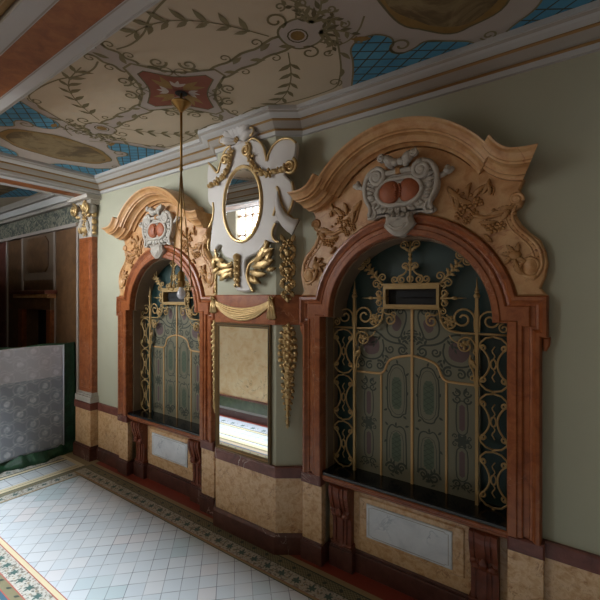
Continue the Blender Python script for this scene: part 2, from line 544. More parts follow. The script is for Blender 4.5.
# beams
b = MB(raw)
b.box(-13, 4, -2.56, YB, 4.5, 5.0, 'cornice_grey')
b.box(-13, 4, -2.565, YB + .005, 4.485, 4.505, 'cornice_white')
for y0, y1, mt in ((-2.445, -2.23, 'soffit_marble'), (-2.225, -2.215, 'cornice_grey'), (-2.46, -2.45, 'cornice_grey')):
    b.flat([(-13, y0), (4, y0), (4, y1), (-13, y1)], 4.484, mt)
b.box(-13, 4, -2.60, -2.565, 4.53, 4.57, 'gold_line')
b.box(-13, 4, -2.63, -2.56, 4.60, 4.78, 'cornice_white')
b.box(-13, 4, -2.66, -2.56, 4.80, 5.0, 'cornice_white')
b.build('trim_9', kind='structure')
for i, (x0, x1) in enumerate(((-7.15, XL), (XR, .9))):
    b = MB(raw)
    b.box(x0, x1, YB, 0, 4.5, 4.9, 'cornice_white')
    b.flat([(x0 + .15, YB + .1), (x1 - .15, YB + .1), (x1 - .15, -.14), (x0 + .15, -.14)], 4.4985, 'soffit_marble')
    b.build('trim_%d' % (10 + i), kind='structure')

# ---- the painted ceiling of the bay
b = MB(lambda p, q_, h: (BX + p, BY + q_, ZC - h))
b.box(-9.9, 7.1, -1.48, 1.38, -.2, 0, 'ceil_cream')
F1, F2, F3, F4 = .0012, .0024, .0036, .0048
def quad4(fn):
    for sx in (1, -1):
        for sy in (1, -1):
            fn(lambda pts: [(sx * p[0], sy * p[1]) for p in pts], sx, sy)
def half2(fn):
    for sx in (1, -1):
        fn(lambda pts: [(sx * p[0], p[1]) for p in pts], sx)
def leaf_pair(p, d, L, mat='ceil_olive'):
    an = math.degrees(d)
    b.leaf2(p[0], p[1], an + 38, L, L * .34, F3, mat)
    b.leaf2(p[0], p[1], an - 52, L * .8, L * .3, F3, mat)
def sprig(pts, step, L):
    pts = smooth(pts, 3)
    b.ribbon(pts, .011, F3, 'ceil_olive')
    acc = 0
    for i in range(1, len(pts)):
        d = (pts[i][0] - pts[i - 1][0], pts[i][1] - pts[i - 1][1]); acc += math.hypot(*d)
        if acc > step:
            acc = 0
            leaf_pair(pts[i], atan2(d[1], d[0]), L)
            b.flat(arc(pts[i][0], pts[i][1], .014, 0, 330, 8), F4, 'ceil_olive')
def spray(x_, y_, an, L, cu):
    sp_ = []
    for k in range(7):
        ang = R(an + cu * k / 6)
        sp_.append((x_, y_))
        if k:
            b.leaf2(x_, y_, math.degrees(ang) + 40 * (-1) ** k, L * (.36 - .03 * k), L * .11, F3, 'ceil_olive_dark' if k % 2 else 'ceil_olive')
        x_ += L / 7 * cos(ang); y_ += L / 7 * sin(ang)
    b.ribbon(sp_, lambda q_: .028 * (1.1 - q_), F4, 'ceil_olive')
    b.ribbon(spiral(x_ - .02 * sin(ang) * (1 if cu > 0 else -1), y_ + .02 * cos(ang) * (1 if cu > 0 else -1), .04, .01, math.degrees(ang) - 90, 1.2 if cu > 0 else -1.2), .014, F4, 'ceil_olive')
# central medallion: concave red field in a scrolled frame
def concave(r1, r2, k):
    P4 = [(r1, 0), (0, r2), (-r1, 0), (0, -r2)]; out = []
    for i in range(4):
        a_, c_ = P4[i], P4[(i + 1) % 4]
        tn = .10
        a2 = (a_[0] - a_[0] * .03 - a_[1] * tn, a_[1] - a_[1] * .03 + a_[0] * tn)
        c2 = (c_[0] - c_[0] * .03 + c_[1] * tn, c_[1] - c_[1] * .03 - c_[0] * tn)
        for j in range(9):
            t = j / 8
            x = a2[0] + (c2[0] - a2[0]) * t; y = a2[1] + (c2[1] - a2[1]) * t
            s_ = 1 - k * sin(pi * t)
            out.append((x * s_, y * s_))
    return out
b.flat(concave(.58, .54, .2), F1, 'ceil_frame')
b.flat(concave(.44, .41, .18), F2, 'ceil_red')
b.ribbon(concave(.445, .415, .18), .014, F3, 'ceil_olive_dark', True)
b.ribbon(concave(.58, .54, .2), .026, F3, 'ceil_olive', True)
for k in range(4):
    an = 90 * k
    for s_ in (-1, 1):
        b.leaf2(.07 * cos(R(an)), .07 * sin(R(an)), an + s_ * 14, .22, .07, F3, 'ceil_gold')
    a2 = 45 + 90 * k
    for s_ in (-1, 0, 1):
        b.leaf2(.09 * cos(R(a2)), .09 * sin(R(a2)), a2 + s_ * 40, .11, .045, F3, 'ceil_frame')
    for rr, sgn in ((.33, 1), (.33, -1)):
        c0 = (rr * cos(R(a2)) * 1.05, rr * sin(R(a2)) * 1.05)
        b.ribbon(spiral(c0[0] + sgn * .07 * -sin(R(a2)), c0[1] + sgn * .07 * cos(R(a2)), .075, .012, a2 + 180, sgn * 1.2), .014, F3, 'ceil_olive')
    for sgn in (-1, 1):
        c0 = (.50 * cos(R(an + sgn * 30)), .47 * sin(R(an + sgn * 30)))
        b.ribbon(spiral(c0[0], c0[1], .075, .012, an + sgn * 120, sgn * 1.4), lambda q_: .026 - .014 * q_, F4, 'ceil_olive')
        b.leaf2(.46 * cos(R(an + sgn * 14)), .44 * sin(R(an + sgn * 14)), an + sgn * 130, .13, .05, F3, 'ceil_olive_dark')
# arms of the frame running to the shields and to the walls
def arm(p0, p1, w, nleaf):
    d = (p1[0] - p0[0], p1[1] - p0[1]); l = math.hypot(*d); ux, uy = d[0] / l, d[1] / l
    at = lambda t, o: (p0[0] + d[0] * t - uy * o, p0[1] + d[1] * t + ux * o)
    b.flat([at(0, -w / 2), at(1, -w / 2), at(1, w / 2), at(0, w / 2)], F1 + .0005, 'ceil_frame')
    for s_ in (-1, 1):
        b.ribbon([at(t / 12, s_ * (w / 2 + .012 * sin(t * 1.3))) for t in range(13)], .026, F3, 'ceil_olive')
        for t in (.3, .75):
            c_ = at(t, s_ * (w / 2 + .045))
            b.ribbon(spiral(c_[0], c_[1], .05, .012, math.degrees(atan2(uy, ux)) - s_ * 90, s_ * 1.1), .013, F3, 'ceil_olive')
    for i in range(nleaf):
        t = (i + .5) / nleaf
        c_ = at(t, .02 * (-1) ** i)
        b.leaf2(c_[0], c_[1], math.degrees(atan2(uy, ux)) + 25 * (-1) ** i, .13, .05, F3, 'ceil_olive')
for s_ in (1, -1):
    arm((s_ * .52, 0), (s_ * 1.28, 0), .15, 5)
    arm((0, s_ * .48), (0, s_ * .86), .2, 3)
    # shield with a small gilt mask
    sh = smooth([(s_ * 1.26, 0), (s_ * 1.30, .14), (s_ * 1.45, .17), (s_ * 1.58, .12), (s_ * 1.68, 0), (s_ * 1.58, -.12), (s_ * 1.45, -.17), (s_ * 1.30, -.14)], 2, True)
    b.flat(sh, F2, 'ceil_frame'); b.ribbon(sh, .018, F3, 'ceil_olive', True)
    b.flat(arc(s_ * 1.40, 0, .055, 0, 330, 11), F3, 'ceil_gold')
    b.ribbon(arc(s_ * 1.40, 0, .075, 0, 330, 11), .012, F4, 'ceil_olive_dark', True)
    for sy in (1, -1):
        b.ribbon(spiral(s_ * 1.36, sy * .22, .085, .02, -90 * sy, s_ * sy * 1.2), .018, F3, 'ceil_olive')
        for an, L, cu in ((20, .34, 60), (70, .30, 70), (110, .22, -60), (-10, .26, -50)):
            a2 = sy * an if s_ > 0 else 180 - sy * an
            c2 = sy * cu if s_ > 0 else -sy * cu
            spray(s_ * 1.56, sy * .06, a2, L, c2)
        b.ribbon(smooth([(s_ * 1.5, sy * .16), (s_ * 1.62, sy * .3), (s_ * 1.8, sy * .22), (s_ * 1.9, sy * .1)], 2), .014, F3, 'ceil_olive')
# end zones: greyer ground, oval pictures, blue lattice fields, scroll lines
def endzone(mp_, sx):
    g = mp_([(3.25, -.86), (3.25, .86), (1.30, .86), (1.42, .62), (1.60, .28), (1.66, 0), (1.60, -.28), (1.42, -.62), (1.30, -.86)])
    b.flat(g, F1 - .0005, 'ceil_frame')
    o = []
    for i in range(64):
        t = 2 * pi * i / 64
        rr = 1 + .035 * abs(sin(4 * t)) + .02 * sin(8 * t)
        o.append((2.47 + .43 * rr * cos(t), .64 * rr * sin(t)))
    b.flat(mp_(o), F2, 'ceil_gold'); b.ribbon(mp_(o), .016, F3, 'ceil_olive_dark', True)
    b.flat(mp_([(2.47 + .385 * (1 + .05 * sin(7 * t)) * cos(t), .585 * (1 + .03 * sin(5 * t)) * sin(t)) for t in [2 * pi * i / 48 for i in range(48)]]), F3, 'ceil_picture')
half2(endzone)
def corner(mp_, sx, sy):
    p1 = smooth([(1.40, .855), (1.52, .66), (1.60, .50), (1.64, .37), (1.74, .30), (1.88, .31), (1.97, .42), (1.95, .52), (1.88, .56), (1.93, .66), (2.05, .66), (2.16, .60), (2.28, .70), (2.42, .80), (2.46, .855)], 2)
    b.flat(mp_(p1), F3, 'ceil_blue')
    b.ribbon(mp_(p1[:-1]), .016, F4, 'ceil_olive')
    p2 = smooth([(2.68, .855), (2.74, .80), (2.88, .72), (2.95, .58), (3.02, .40), (3.10, .26), (3.24, .20)], 2) + [(3.24, .855)]
    b.flat(mp_(p2), F3, 'ceil_blue')
    b.ribbon(mp_(p2[:-1]), .016, F4, 'ceil_olive')
    # cream C-scrolls breaking the blue
    b.ribbon(mp_(spiral(1.99, .56, .10, .02, 100, 1.3)), .02, F4, 'ceil_olive')
    b.ribbon(mp_(spiral(2.57, .82, .06, .015, 180, -1.4)), .016, F4, 'ceil_olive')
    b.leaf2(*mp_([(1.84, .34)])[0], 200 if sx > 0 else -20, .16, .06, F4, 'ceil_gold')
    # long scroll line bounding the cream field
    ln = smooth([(1.68, 0.06), (1.60, .26), (1.46, .56), (1.36, .70), (1.28, .80), (1.12, .81), (.9, .80), (.66, .76), (.5, .68), (.28, .66), (.14, .70)], 3)
    b.ribbon(mp_(ln), .016, F3, 'ceil_olive')
    b.ribbon(mp_(spiral(1.30, .72, .07, .015, 90, -1.2)), .014, F3, 'ceil_olive')
    for p, an in (((1.56, .36), 70), ((1.46, .56), 110)):
        q_ = mp_([p])[0]
        b.leaf2(q_[0], q_[1], an * sy if sx > 0 else 180 - an * sy, .13, .045, F3, 'ceil_olive')
    sprig(mp_([(1.22, .12), (1.10, .32), (.98, .48), (.80, .64), (.6, .72), (.34, .74)]), .135, .15)
quad4(corner)
for x0 in (-6.7,):
    b.flat([(x0, -.7), (x0 + 1.2, -.8), (x0 + 2.6, -.4), (x0 + 2.6, .75), (x0 + 1.1, .8), (x0, .3)], F2, 'ceil_blue')
    b.flat([(x0 + .7, -.4), (x0 + 1.8, -.4), (x0 + 1.8, .45), (x0 + .7, .45)], F3, 'ceil_picture')
b.flat(arc(0, .03, .06, 0, 345, 23), F4 + .001, 'black_void')
b.build('ceiling', kind='structure', recalc=False)

# ---- floor with its inlaid borders
KF = .9786
b = MB(lambda x, y, z: (x * KF, -3.48 + (y + 3.48) * KF, z + FZ))
b.box(-14, 5, -6.8, .5, -.2, 0, 'floor_tiles')
G1, G2, G3 = .0006, .0012, .0018
def strip(x0, x1, y0, y1, mt, z=G1):
    b.flat([(x0, y0), (x1, y0), (x1, y1), (x0, y1)], z, mt)
XE = -6.42                      # far end of the tiled field
# along the wall
for y0, y1, mt in ((-.44, -.43, 'tile_dark'), (-.43, -.405, 'tile_tan'), (-.405, -.40, 'tile_red'), (-.40, -.245, 'tile_motif_ground'), (-.245, -.237, 'tile_dark'),
                   (-.237, -.135, 'tile_checker'), (-.135, -.120, 'tile_dark'), (-.120, -.058, 'tile_tan'), (-.058, .4, 'floor_red')):
    strip(XE - .26 if y0 > -.3 else XE, 4, y0, y1, mt)
# along the hall side
for y0, y1, mt in ((-1.758, -1.75, 'tile_red'), (-1.80, -1.758, 'tile_cream'), (-1.81, -1.80, 'tile_red'), (-1.975, -1.81, 'tile_motif_ground'), (-1.985, -1.975, 'tile_red'),
                   (-2.06, -1.985, 'tile_olive'), (-2.07, -2.06, 'tile_red'), (-2.11, -2.07, 'tile_blue'), (-2.19, -2.11, 'tile_pink'), (-2.24, -2.19, 'tile_olive'), (-2.33, -2.24, 'tile_cream')):
    strip(XE, 4, y0, y1, mt)
for y0, y1, mt in ((-3.31, -3.22, 'floor_red'), (-3.22, -2.92, 'lace_hem'), (-2.92, -2.90, 'tile_dark'), (-2.90, -2.84, 'tile_cream'), (-2.84, -2.82, 'tile_olive'), (-2.82, -2.50, 'strip_tiles'), (-2.50, -2.42, 'tile_cream'), (-2.42, -2.40, 'tile_dark')):
    strip(-11, -1.0, y0, y1, mt)
strip(XE - .19, XE, -.40, -.245, 'tile_motif_ground', G3); strip(XE - .2, XE, -.43, -.40, 'tile_tan', G2)
# across the far end
for x0, x1, mt in ((XE, XE + .012, 'tile_dark'), (XE - .03, XE, 'tile_tan'), (XE - .19, XE - .03, 'tile_motif_ground'), (XE - .20, XE - .19, 'tile_dark'), (XE - .28, XE - .20, 'tile_checker'),
                   (XE - .30, XE - .28, 'tile_dark'), (XE - .37, XE - .30, 'tile_cream'), (XE - .38, XE - .37, 'tile_dark'), (XE - .44, XE - .38, 'tile_cream'),
                   (XE - .78, XE - .44, 'strip_tiles'), (XE - .81, XE - .78, 'tile_dark'), (XE - .88, XE - .81, 'tile_cream'), (XE - .91, XE - .88, 'tile_dark'), (XE - 1.1, XE - .91, 'tile_motif_ground'), (XE - 1.2, XE - 1.1, 'tile_tan')):
    strip(x0, x1, -2.33, -.43 if x1 > XE - .2 else -.2, mt, G2)
strip(XE - 1.2, XE - .3, -.27, -.20, 'tile_cream', G3); strip(XE - 1.3, XE - .26, -.20, .1, 'tile_tan', G2)
def motif(x, y, an, s_=1.0, two=True):
    ca, sa = cos(R(an)), sin(R(an))
    tr = lambda p: (x + p[0] * ca - p[1] * sa, y + p[0] * sa + p[1] * ca)
    for k, (l, w) in enumerate(((.062, .026), (.05, .024), (.05, .024), (.05, .024), (.05, .024), (.045, .02))):
        a_ = (90, 25, 155, -30, 210, 270)[k]
        b.leaf2(x, y, a_ + an, l * s_, w * s_, G3, 'tile_leaf')
    b.flat([tr(p) for p in arc(0, 0, .018 * s_, 0, 300, 6)], G3, 'tile_leaf')
    for px_, py_, r in ((.085, .035, .011), (.085, -.02, .013), (.06, -.055, .009), (.1, .0, .008), (.055, .06, .008)):
        c_ = tr((px_ * s_, py_ * s_))
        b.flat(arc(c_[0], c_[1], r * s_, 0, 288, 5), G3, 'tile_bud' if r > .0085 else 'tile_leaf')
for i in range(46):
    x = XE + .06 + i * .185
    if x > 1.2: break
    motif(x, -.325, 0)
    b.flat(arc(x + .06, -.19, .022, 0, 300, 6), G3, 'tile_dark')
for i in range(46):
    x = XE + .06 + i * .185
    if x > 1.0: break
    motif(x, -1.893, 180)
    b.leaf2(x, -2.022, 20, .06, .028, G3, 'tile_dark')
for i in range(30):
    motif(-10.5 + i * .3, -3.02, 0, 1.3)
for i in range(9):
    motif(XE - .11, -.52 - i * .185, 90)
    motif(XE - 1.0, -.5 - i * .185, 90)
b.build('floor', kind='structure', recalc=False)

# ---- the next bay beyond the pilaster
b = MB()
b.prism([(-13.0, 0), (-9.72, 0), (-9.72, 2.55), (-8.42, 2.55), (-8.42, 0), (-7.32, 0), (-7.32, 4.9), (-13.0, 4.9)], -.3, -.01, 'marble_brown_panel')
for x0, x1, z0, z1 in ((-10.75, -10.66, 0, 4.1), (-9.86, -9.8, 0, 4.1), (-8.34, -8.28, 0, 4.1), (-7.42, -7.36, 0, 4.1)):
    b.box(x0, x1, z0, z1, -.02, .015, 'ceil_frame')
b.box(-9.8, -8.34, 3.15, 4.1, -.02, .0, 'reveal_stone')
b.prism([(-9.6, 3.42), (-9.5, 3.3), (-8.7, 3.3), (-8.56, 3.42), (-8.56, 3.9), (-8.7, 4.02), (-9.5, 4.02), (-9.6, 3.9)], -.02, .02, 'marble_brown_panel', .01)
b.box(-11.4, -7.33, 4.07, 4.13, -.02, .06, 'ceil_frame')
b.box(-11.4, -7.33, 4.13, 4.46, -.02, .02, 'frieze_paint')
b.box(-11.4, -7.33, 4.46, 4.52, -.02, .1, 'cornice_grey')
b.box(-11.4, -7.33, 4.52, 4.64, -.02, .17, 'cornice_white')
b.box(-11.4, -7.33, 4.64, 4.76, -.02, .24, 'cornice_grey')
b.box(-13, -10.7, 0, 4.06, -.02, .01, 'marble_band')
b.build('wall_far', kind='structure')
b = MB()
b.box(-9.95, -8.2, 2.86, 2.93, 0, .22, 'marble_band', .01)
b.box(-9.9, -8.25, 2.78, 2.86, 0, .16, 'marble_yellow', .01)
b.box(-9.86, -8.3, 2.55, 2.78, -.01, .08, 'marble_brown_panel', .01)
for x0, x1 in ((-9.86, -9.66), (-8.5, -8.3)):
    b.box(x0, x1, 0, 2.55, -.01, .08, 'marble_red', .01)
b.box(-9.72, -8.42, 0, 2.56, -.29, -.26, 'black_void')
b.build('door_1', kind='structure')

# ---- the hall on the camera's side (seen in the mirrors only), plus unseen light-blocking walls
b = MB(raw)
b.prism([(-11, -3.32), (-4.1, -3.32), (-4.1, -3.6), (-11, -3.6)], 0, 3.0, 'marble_podium')
b.box(-11, -4.08, -3.34, -3.3, FZ, .22, 'marble_brown')
b.box(-11, -4.09, -3.335, -3.31, .22, .27, 'cornice_white')
b.box(-11, -4.09, -3.33, -3.31, .27, .5, 'marble_green')
b.box(-11, -4.05, -3.36, -3.29, .5, .54, 'marble_band')
b.box(-11, -4.0, -3.65, -3.27, 3.0, 3.1, 'marble_band')
b.build('wall_podium', kind='structure')
b = MB(raw); b.box(-4.1, -3.55, -4.3, -2.85, 0, 5.2, 'hall_white'); b.build('wall_light_blocker', kind='structure')  # unseen fin added to cut window light on the right-hand wall
b = MB(raw); b.box(-3.5, 1.6, -6.5, -2.75, 0, 1.2, 'marble_brown'); b.build('floor_landing', kind='structure')
b = MB(raw)
def opening(x0, x1):
    b.box(x0, x1, -6.8, -6.5, 0, 1.6, 'hall_white')
    b.box(x0, x1, -6.8, -6.5, 7.0, 8.2, 'hall_white')
    for i in range(1, 7):
        x = x0 + (x1 - x0) * i / 7
        b.box(x - .03, x + .03, -6.7, -6.6, 1.6, 7.0, 'marble_brown_panel')
    for z in (2.2, 2.9, 3.55, 4.2, 4.85, 5.5, 6.2):
        b.box(x0, x1, -6.7, -6.6, z - .03, z + .03, 'marble_brown_panel')
for x0, x1 in ((-13, -12), (-10.0, -9.4), (-7.2, -6.6), (-4.4, 4.3)):
    b.box(x0, x1, -6.8, -6.5, 0, 8.2, 'hall_white')
for x0, x1 in ((-12, -10), (-9.4, -7.2), (-6.6, -4.4)):
    opening(x0, x1)
b.build('wall_back', kind='structure')
b = MB(raw); b.box(-13.3, -13, -6.8, .3, 0, 8.2, 'hall_white'); b.build('wall_left', kind='structure')
b = MB(raw); b.box(1.6, 1.8, -6.8, .0, 0, 8.2, 'hall_white'); b.build('wall_front', kind='structure')
b = MB(raw); b.box(-13, -7.35, -2.56, -2.2, 0, 4.25, 'hall_white'); b.build('wall_bay_blocker', kind='structure')  # unseen wall added to keep the bay beyond the pilaster dark
b = MB(raw); b.box(-13.3, 4.3, -6.8, -2.56, 8.2, 8.4, 'hall_white'); b.box(-13.3, 4.3, -2.56, -2.5, 5.0, 8.4, 'hall_white'); b.build('wall_upper', kind='structure')

# ------------------------------------------------------------------ ticket window
def ticket_window():
    t = thing('ticket_window', 'tall arched red marble ticket window with white plaque, right of the pier mirrors', 'ticket window', (WR, 0, 0), 0, 'marble ticket windows')
    # red marble surround, two layers with ears
    b = MB()
    ro, ri, zs = .93, .745, 2.605
    outer = [(1.07, .98), (1.07, 2.50), (1.112, 2.50), (1.112, 2.81), (.906, 2.81)] + arc(0, zs, ro, 12.7, 167.3, 30) + [(-.906, 2.81), (-1.112, 2.81), (-1.112, 2.50), (-1.07, 2.50), (-1.07, .98)]
    inner = [(-.845, .98), (-.845, 2.6), (-.745, 2.6)] + arc(0, zs, ri, 180, 0, 32) + [(.745, 2.6), (.845, 2.6), (.845, .98)]
    b.prism(outer + inner, -.02, .075, 'marble_red', .012)
    # moulding along the outer edge
    path = [p for i, p in enumerate(outer) if i == 0 or math.hypot(p[0] - outer[i - 1][0], p[1] - outer[i - 1][1]) > .0025]
    b.sweep(path, [(0.004, .05), (0.004, .10), (.012, .112), (.035, .115), (.048, .10), (.06, .088), (.075, .085), (.085, .07)], 'marble_red')
    # second layer with its own crossettes
    o2 = [(.952, .98), (.952, 2.575), (1.0, 2.575), (1.0, 2.74), (.80, 2.74)]
    a0 = math.degrees(math.acos(.80 / .845))
    o2 = [(.952, .98), (.952, 2.575), (1.0, 2.575), (1.0, 2.735), (.835, 2.735)] + arc(0, zs, .845, 8.8, 171.2, 30) + [(-.835, 2.735), (-1.0, 2.735), (-1.0, 2.575), (-.952, 2.575), (-.952, .98)]
    b.prism(o2 + inner, .07, .098, 'marble_red', .01)
    o3 = [(.915, .98), (.915, 2.62), (.81, 2.62)] + arc(0, zs, .80, 1, 179, 30) + [(-.81, 2.62), (-.915, 2.62), (-.915, .98)]
    b.prism(o3 + inner, .095, .112, 'marble_red', .008)
    b.build('surround', t)
    for s_ in (-1, 1):
        b = MB()
        b.box(s_ * .968 - .122, s_ * .968 + .122, .87, .985, -.01, .105, 'marble_band', .012)
        b.build('base_block', t)
        b = MB()
        b.box(s_ * .965 - .12, s_ * .965 + .12, .26, .875, -.3, .078, 'marble_dado', .006)
        b.build('dado_block', t)
        b = MB()
        x0, x1 = s_ * .965 - .13, s_ * .965 + .13
        b.box(x0, x1, FZ, .255, -.3, .098, 'marble_brown', .006)
        b.box(x0 + .01, x1 - .01, .25, .285, -.3, .088, 'marble_brown', .01)
        b.build('plinth_block', t)
        # small drop below the ear
        b = MB()
        b.prism([(s_ * 1.075, 2.5), (s_ * 1.125, 2.5), (s_ * 1.12, 2.44), (s_ * 1.10, 2.40), (s_ * 1.078, 2.40)], -.01, .07, 'marble_red', .01)
        b.build('ear_drop', t)
    # reveal lining (brown stone) of jambs and arch
    b = MB()
    for s_ in (-1, 1):
        b.box(s_ * .8375 - .0085, s_ * .8375 + .0085, 1.0, 2.59, -.28, -.012, 'reveal_stone')
        b.box(s_ * .79 - .052, s_ * .79 + .052, 2.59, 2.602, -.28, -.012, 'reveal_stone')
    b.sweep(arc(0, zs, .746, 180, 0, 32), [(0, -.28), (0, .02), (-.018, .02), (-.018, -.28), (0, -.28)], 'reveal_stone')
    b.build('reveal', t)
    b = MB()
    b.prism([(-.842, .99), (.842, .99), (.842, 2.6), (.74, 2.6)] + arc(0, zs, .74, 0, 180, 24) + [(-.74, 2.6), (-.842, 2.6)], -.28, -.225, 'dark_glass')
    b.build('back_panel', t)
    # sill
    b = MB()
    b.box(-.842, .842, .99, 1.028, -.28, .075, 'marble_black', .008)
    s1 = b.build('sill', t); s1['label'] = 'polished black stone sill'
    b = MB()
    b.box(-.845, .845, .962, .992, -.2, .085, 'marble_red', .008)
    b.box(-.845, .845, .935, .963, -.2, .07, 'marble_red', .01)
    b.box(-.845, .845, .91, .936, -.2, .04, 'marble_red', .01)
    b.build('sill_moulding', t)
    # apron below the sill
    b = MB()
    b.box(-.845, .845, .24, .91, -.2, -.08, 'marble_dado')
    b.prism([(-.50, .40), (.50, .40), (.50, .825), (-.50, .825)], -.09, -.066, 'marble_dado', .01)
    b.build('apron', t)
    b = MB()
    n_ = .03
    pl = [(-.41, .445), (.40, .445), (.40, .772), (-.41, .772)]
    b.prism(pl, -.07, -.05, 'marble_white', .006)
    q1 = [(-.38, .475), (-.35, .475), (-.35, .465), (.34, .465), (.34, .475), (.37, .475), (.37, .742), (.34, .742), (.34, .752), (-.35, .752), (-.35, .742), (-.38, .742)]
    b.ribbon(q1, .006, -.0495, 'cornice_grey', True)
    pq = b.build('plaque', t); pq['label'] = 'blank white marble plaque'
    b = MB()
    b.box(-.84, .84, FZ, .25, -.2, -.045, 'marble_brown', .005)
    b.box(-.84, .84, .248, .275, -.2, -.06, 'marble_brown', .008)
    b.build('plinth', t)
    for s_ in (-1, 1):
        c = s_ * .665
        b = MB()
        b.box(c - .135, c + .135, FZ, .26, -.1, .01, 'marble_brown', .005)
        b.box(c - .125, c + .125, .255, .285, -.1, .0, 'marble_brown', .008)
        b.build('bracket_pedestal', t)
        # fluted console: side profile (h, z) extruded across, with ridges on the front
        b = MB()
        side = [(-.09, .283), (-.005, .283), (.0, .30), (-.01, .315), (-.02, .34), (-.025, .46), (-.02, .56), (.0, .60), (.02, .62), (.03, .645), (.018, .66), (.03, .70), (.05, .76), (.066, .82), (.07, .86), (.062, .90), (.03, .908), (-.09, .908)]
        for k, (f0, f1, dh) in enumerate(((-.105, -.07, 0), (-.07, -.052, -.014), (-.052, -.018, 0), (-.018, .018, .012), (.018, .052, 0), (.052, .07, -.014), (.07, .105, 0))):
            vs = []; n = len(side)
            for x in (f0, f1):
                vs += [(c + x, z, h + (dh if h > -.08 else 0)) for h, z in side]
            fs = [[i, (i + 1) % n, n + (i + 1) % n, n + i] for i in range(n)] + [list(range(n)), [n + i for i in range(n)]]
            b.add(vs, fs, 'marble_red_dark')
        b.box(c - .12, c + .12, .283, .32, -.09, .005, 'marble_red_dark', .01)
        for dx_ in (-.06, .06):
            b.blob(c + dx_, .615, .02, .04, .035, .03, 'marble_red_dark')
        b.leaf(c, .60, 90, .1, .08, .035, 'marble_red_dark', .02)
        b.build('bracket', t)

    # ---- yellow marble pediment
    ped = MB()
    right = [(1.108, 2.81), (1.065, 2.866), (1.095, 2.95), (1.112, 3.04), (1.10, 3.13), (1.065, 3.22), (1.0, 3.28), (.945, 3.345), (.905, 3.42), (.895, 3.46), (.94, 3.49), (.955, 3.535), (.94, 3.58), (.93, 3.62), (.96, 3.69)]
    top = [(.66, 3.87), (.60, 3.90)]
    RC, ZR = .77, 3.36
    arc_in = arc(0, ZR, RC, 42, 138, 28)
    body = right + [(.80, 3.74), (.66, 3.86)] + arc_in + [(-.66, 3.86), (-.80, 3.74)] + mir(right)
    hole = [(-.906, 2.81)] + arc(0, zs, ro + .0, 167.3, 12.7, 30) + [(.906, 2.81)]
    ped.prism(body + hole, -.01, .075, 'marble_yellow', .012)
    ped.build('pediment', t)
    b = MB()
    prof = [(.0, .07), (-.004, .10), (.012, .112), (.02, .125), (.02, .15), (.04, .16), (.06, .185), (.07, .215), (.072, .235), (.085, .24), (.09, .262), (.11, .27), (.135, .29), (.15, .315), (.165, .32), (.17, .30), (.175, .0), (.0, .0)]
    b.sweep([(p[0], p[1]) for p in reversed(arc(0, ZR, RC, 33, 147, 40))], prof, 'marble_yellow')
    wing = smooth([(.628, 3.885), (.66, 3.835), (.72, 3.765), (.82, 3.70), (.93, 3.672), (1.0, 3.668)], 2)
    prof2 = [(o, h + (.045 if h > .08 else 0)) for o, h in prof]
    def flare(a, z, h):           # the wing ends in a return: every moulding steps out past the one below
        k = max(0, min(1, (abs(a) - .86) / .14))
        d = k * k * ((z - 3.74) * .32 + (h - .22) * .22)
        return (a + (d if a > 0 else -d), -h, z + k * k * .008)
    b.mp = flare
    b.sweep(list(reversed(wing)), [(-o, h) for o, h in prof2], 'marble_yellow')
    b.sweep(list(mir(list(reversed(wing)))), [(-o, h) for o, h in prof2], 'marble_yellow')
    b.build('cornice', t)
    # carved relief each side
    for s_ in (-1, 1):
        b = MB(lambda a, z, h, s_=s_: (s_ * a, -h, z))
        # beaded edge band and volutes
        band = smooth([(.90, 3.50), (.87, 3.42), (.91, 3.33), (.98, 3.26), (1.05, 3.18), (1.075, 3.08), (1.06, 2.98), (1.01, 2.93)], 3)
        b.t2(band, .075, .016, 'marble_yellow')
        b.t2([(p[0] - .045, p[1] - .012) for p in band], .075, .009, 'marble_yellow')
        for p in band[2:-2:4]:
            b.blob(p[0] - .022, p[1] - .005, .078, .011, .011, .012, 'marble_yellow', 6, 4)
        b.t2(spiral(.905, 3.545, .05, .008, -20, 1.5), .08, .013, 'marble_yellow')
        b.blob(.905, 3.545, .07, .052, .06, .022, 'marble_yellow')
        b.t2(spiral(1.0, 3.03, .085, .01, -60, -1.7), .08, .015, 'marble_yellow')
        b.blob(1.0, 3.03, .07, .06, .085, .035, 'marble_yellow')
        b.build('scroll_border', t)
        b = MB(lambda a, z, h, s_=s_: (s_ * a, -h, z))
        for a, z, r in ((.54, 3.53, .06), (.60, 3.47, .045), (.63, 3.56, .045), (.49, 3.47, .04), (.74, 3.34, .05), (.80, 3.35, .042), (.69, 3.38, .036), (.55, 3.42, .035)):
            b.flower(a, z, .085, r, 'relief_stone')
        for a, z, an, L, w, cu in ((.45, 3.62, -35, .16, .06, 20), (.40, 3.72, -60, .22, .06, 25), (.46, 3.66, -70, .16, .05, -20), (.6, 3.60, 60, .13, .045, -40), (.66, 3.62, 35, .13, .04, 50), (.72, 3.60, 75, .1, .035, 40),
                                   (.56, 3.60, 110, .13, .045, -60), (.76, 3.47, 20, .14, .045, -30), (.70, 3.45, 0, .18, .04, 15), (.64, 3.40, -20, .14, .04, 30), (.80, 3.40, 40, .1, .05, 20), (.68, 3.30, -60, .09, .04, 20)):
            b.leaf(a, z, an, L, w, .08, 'relief_stone', .022, cu)
        for k in range(3):
            b.t2(smooth([(.40 + .02 * k, 3.70 - .02 * k), (.44, 3.58 - .02 * k), (.50, 3.50)], 2), .08, .009, 'relief_stone')
        b.t2(smooth([(.60, 3.46), (.70, 3.42), (.82, 3.45), (.90, 3.52)], 3), .08, lambda q_: .02 - .008 * q_, 'relief_stone')
        b.t2(smooth([(.58, 3.62), (.68, 3.70), (.76, 3.66), (.74, 3.60)], 2), .08, .008, 'relief_stone')
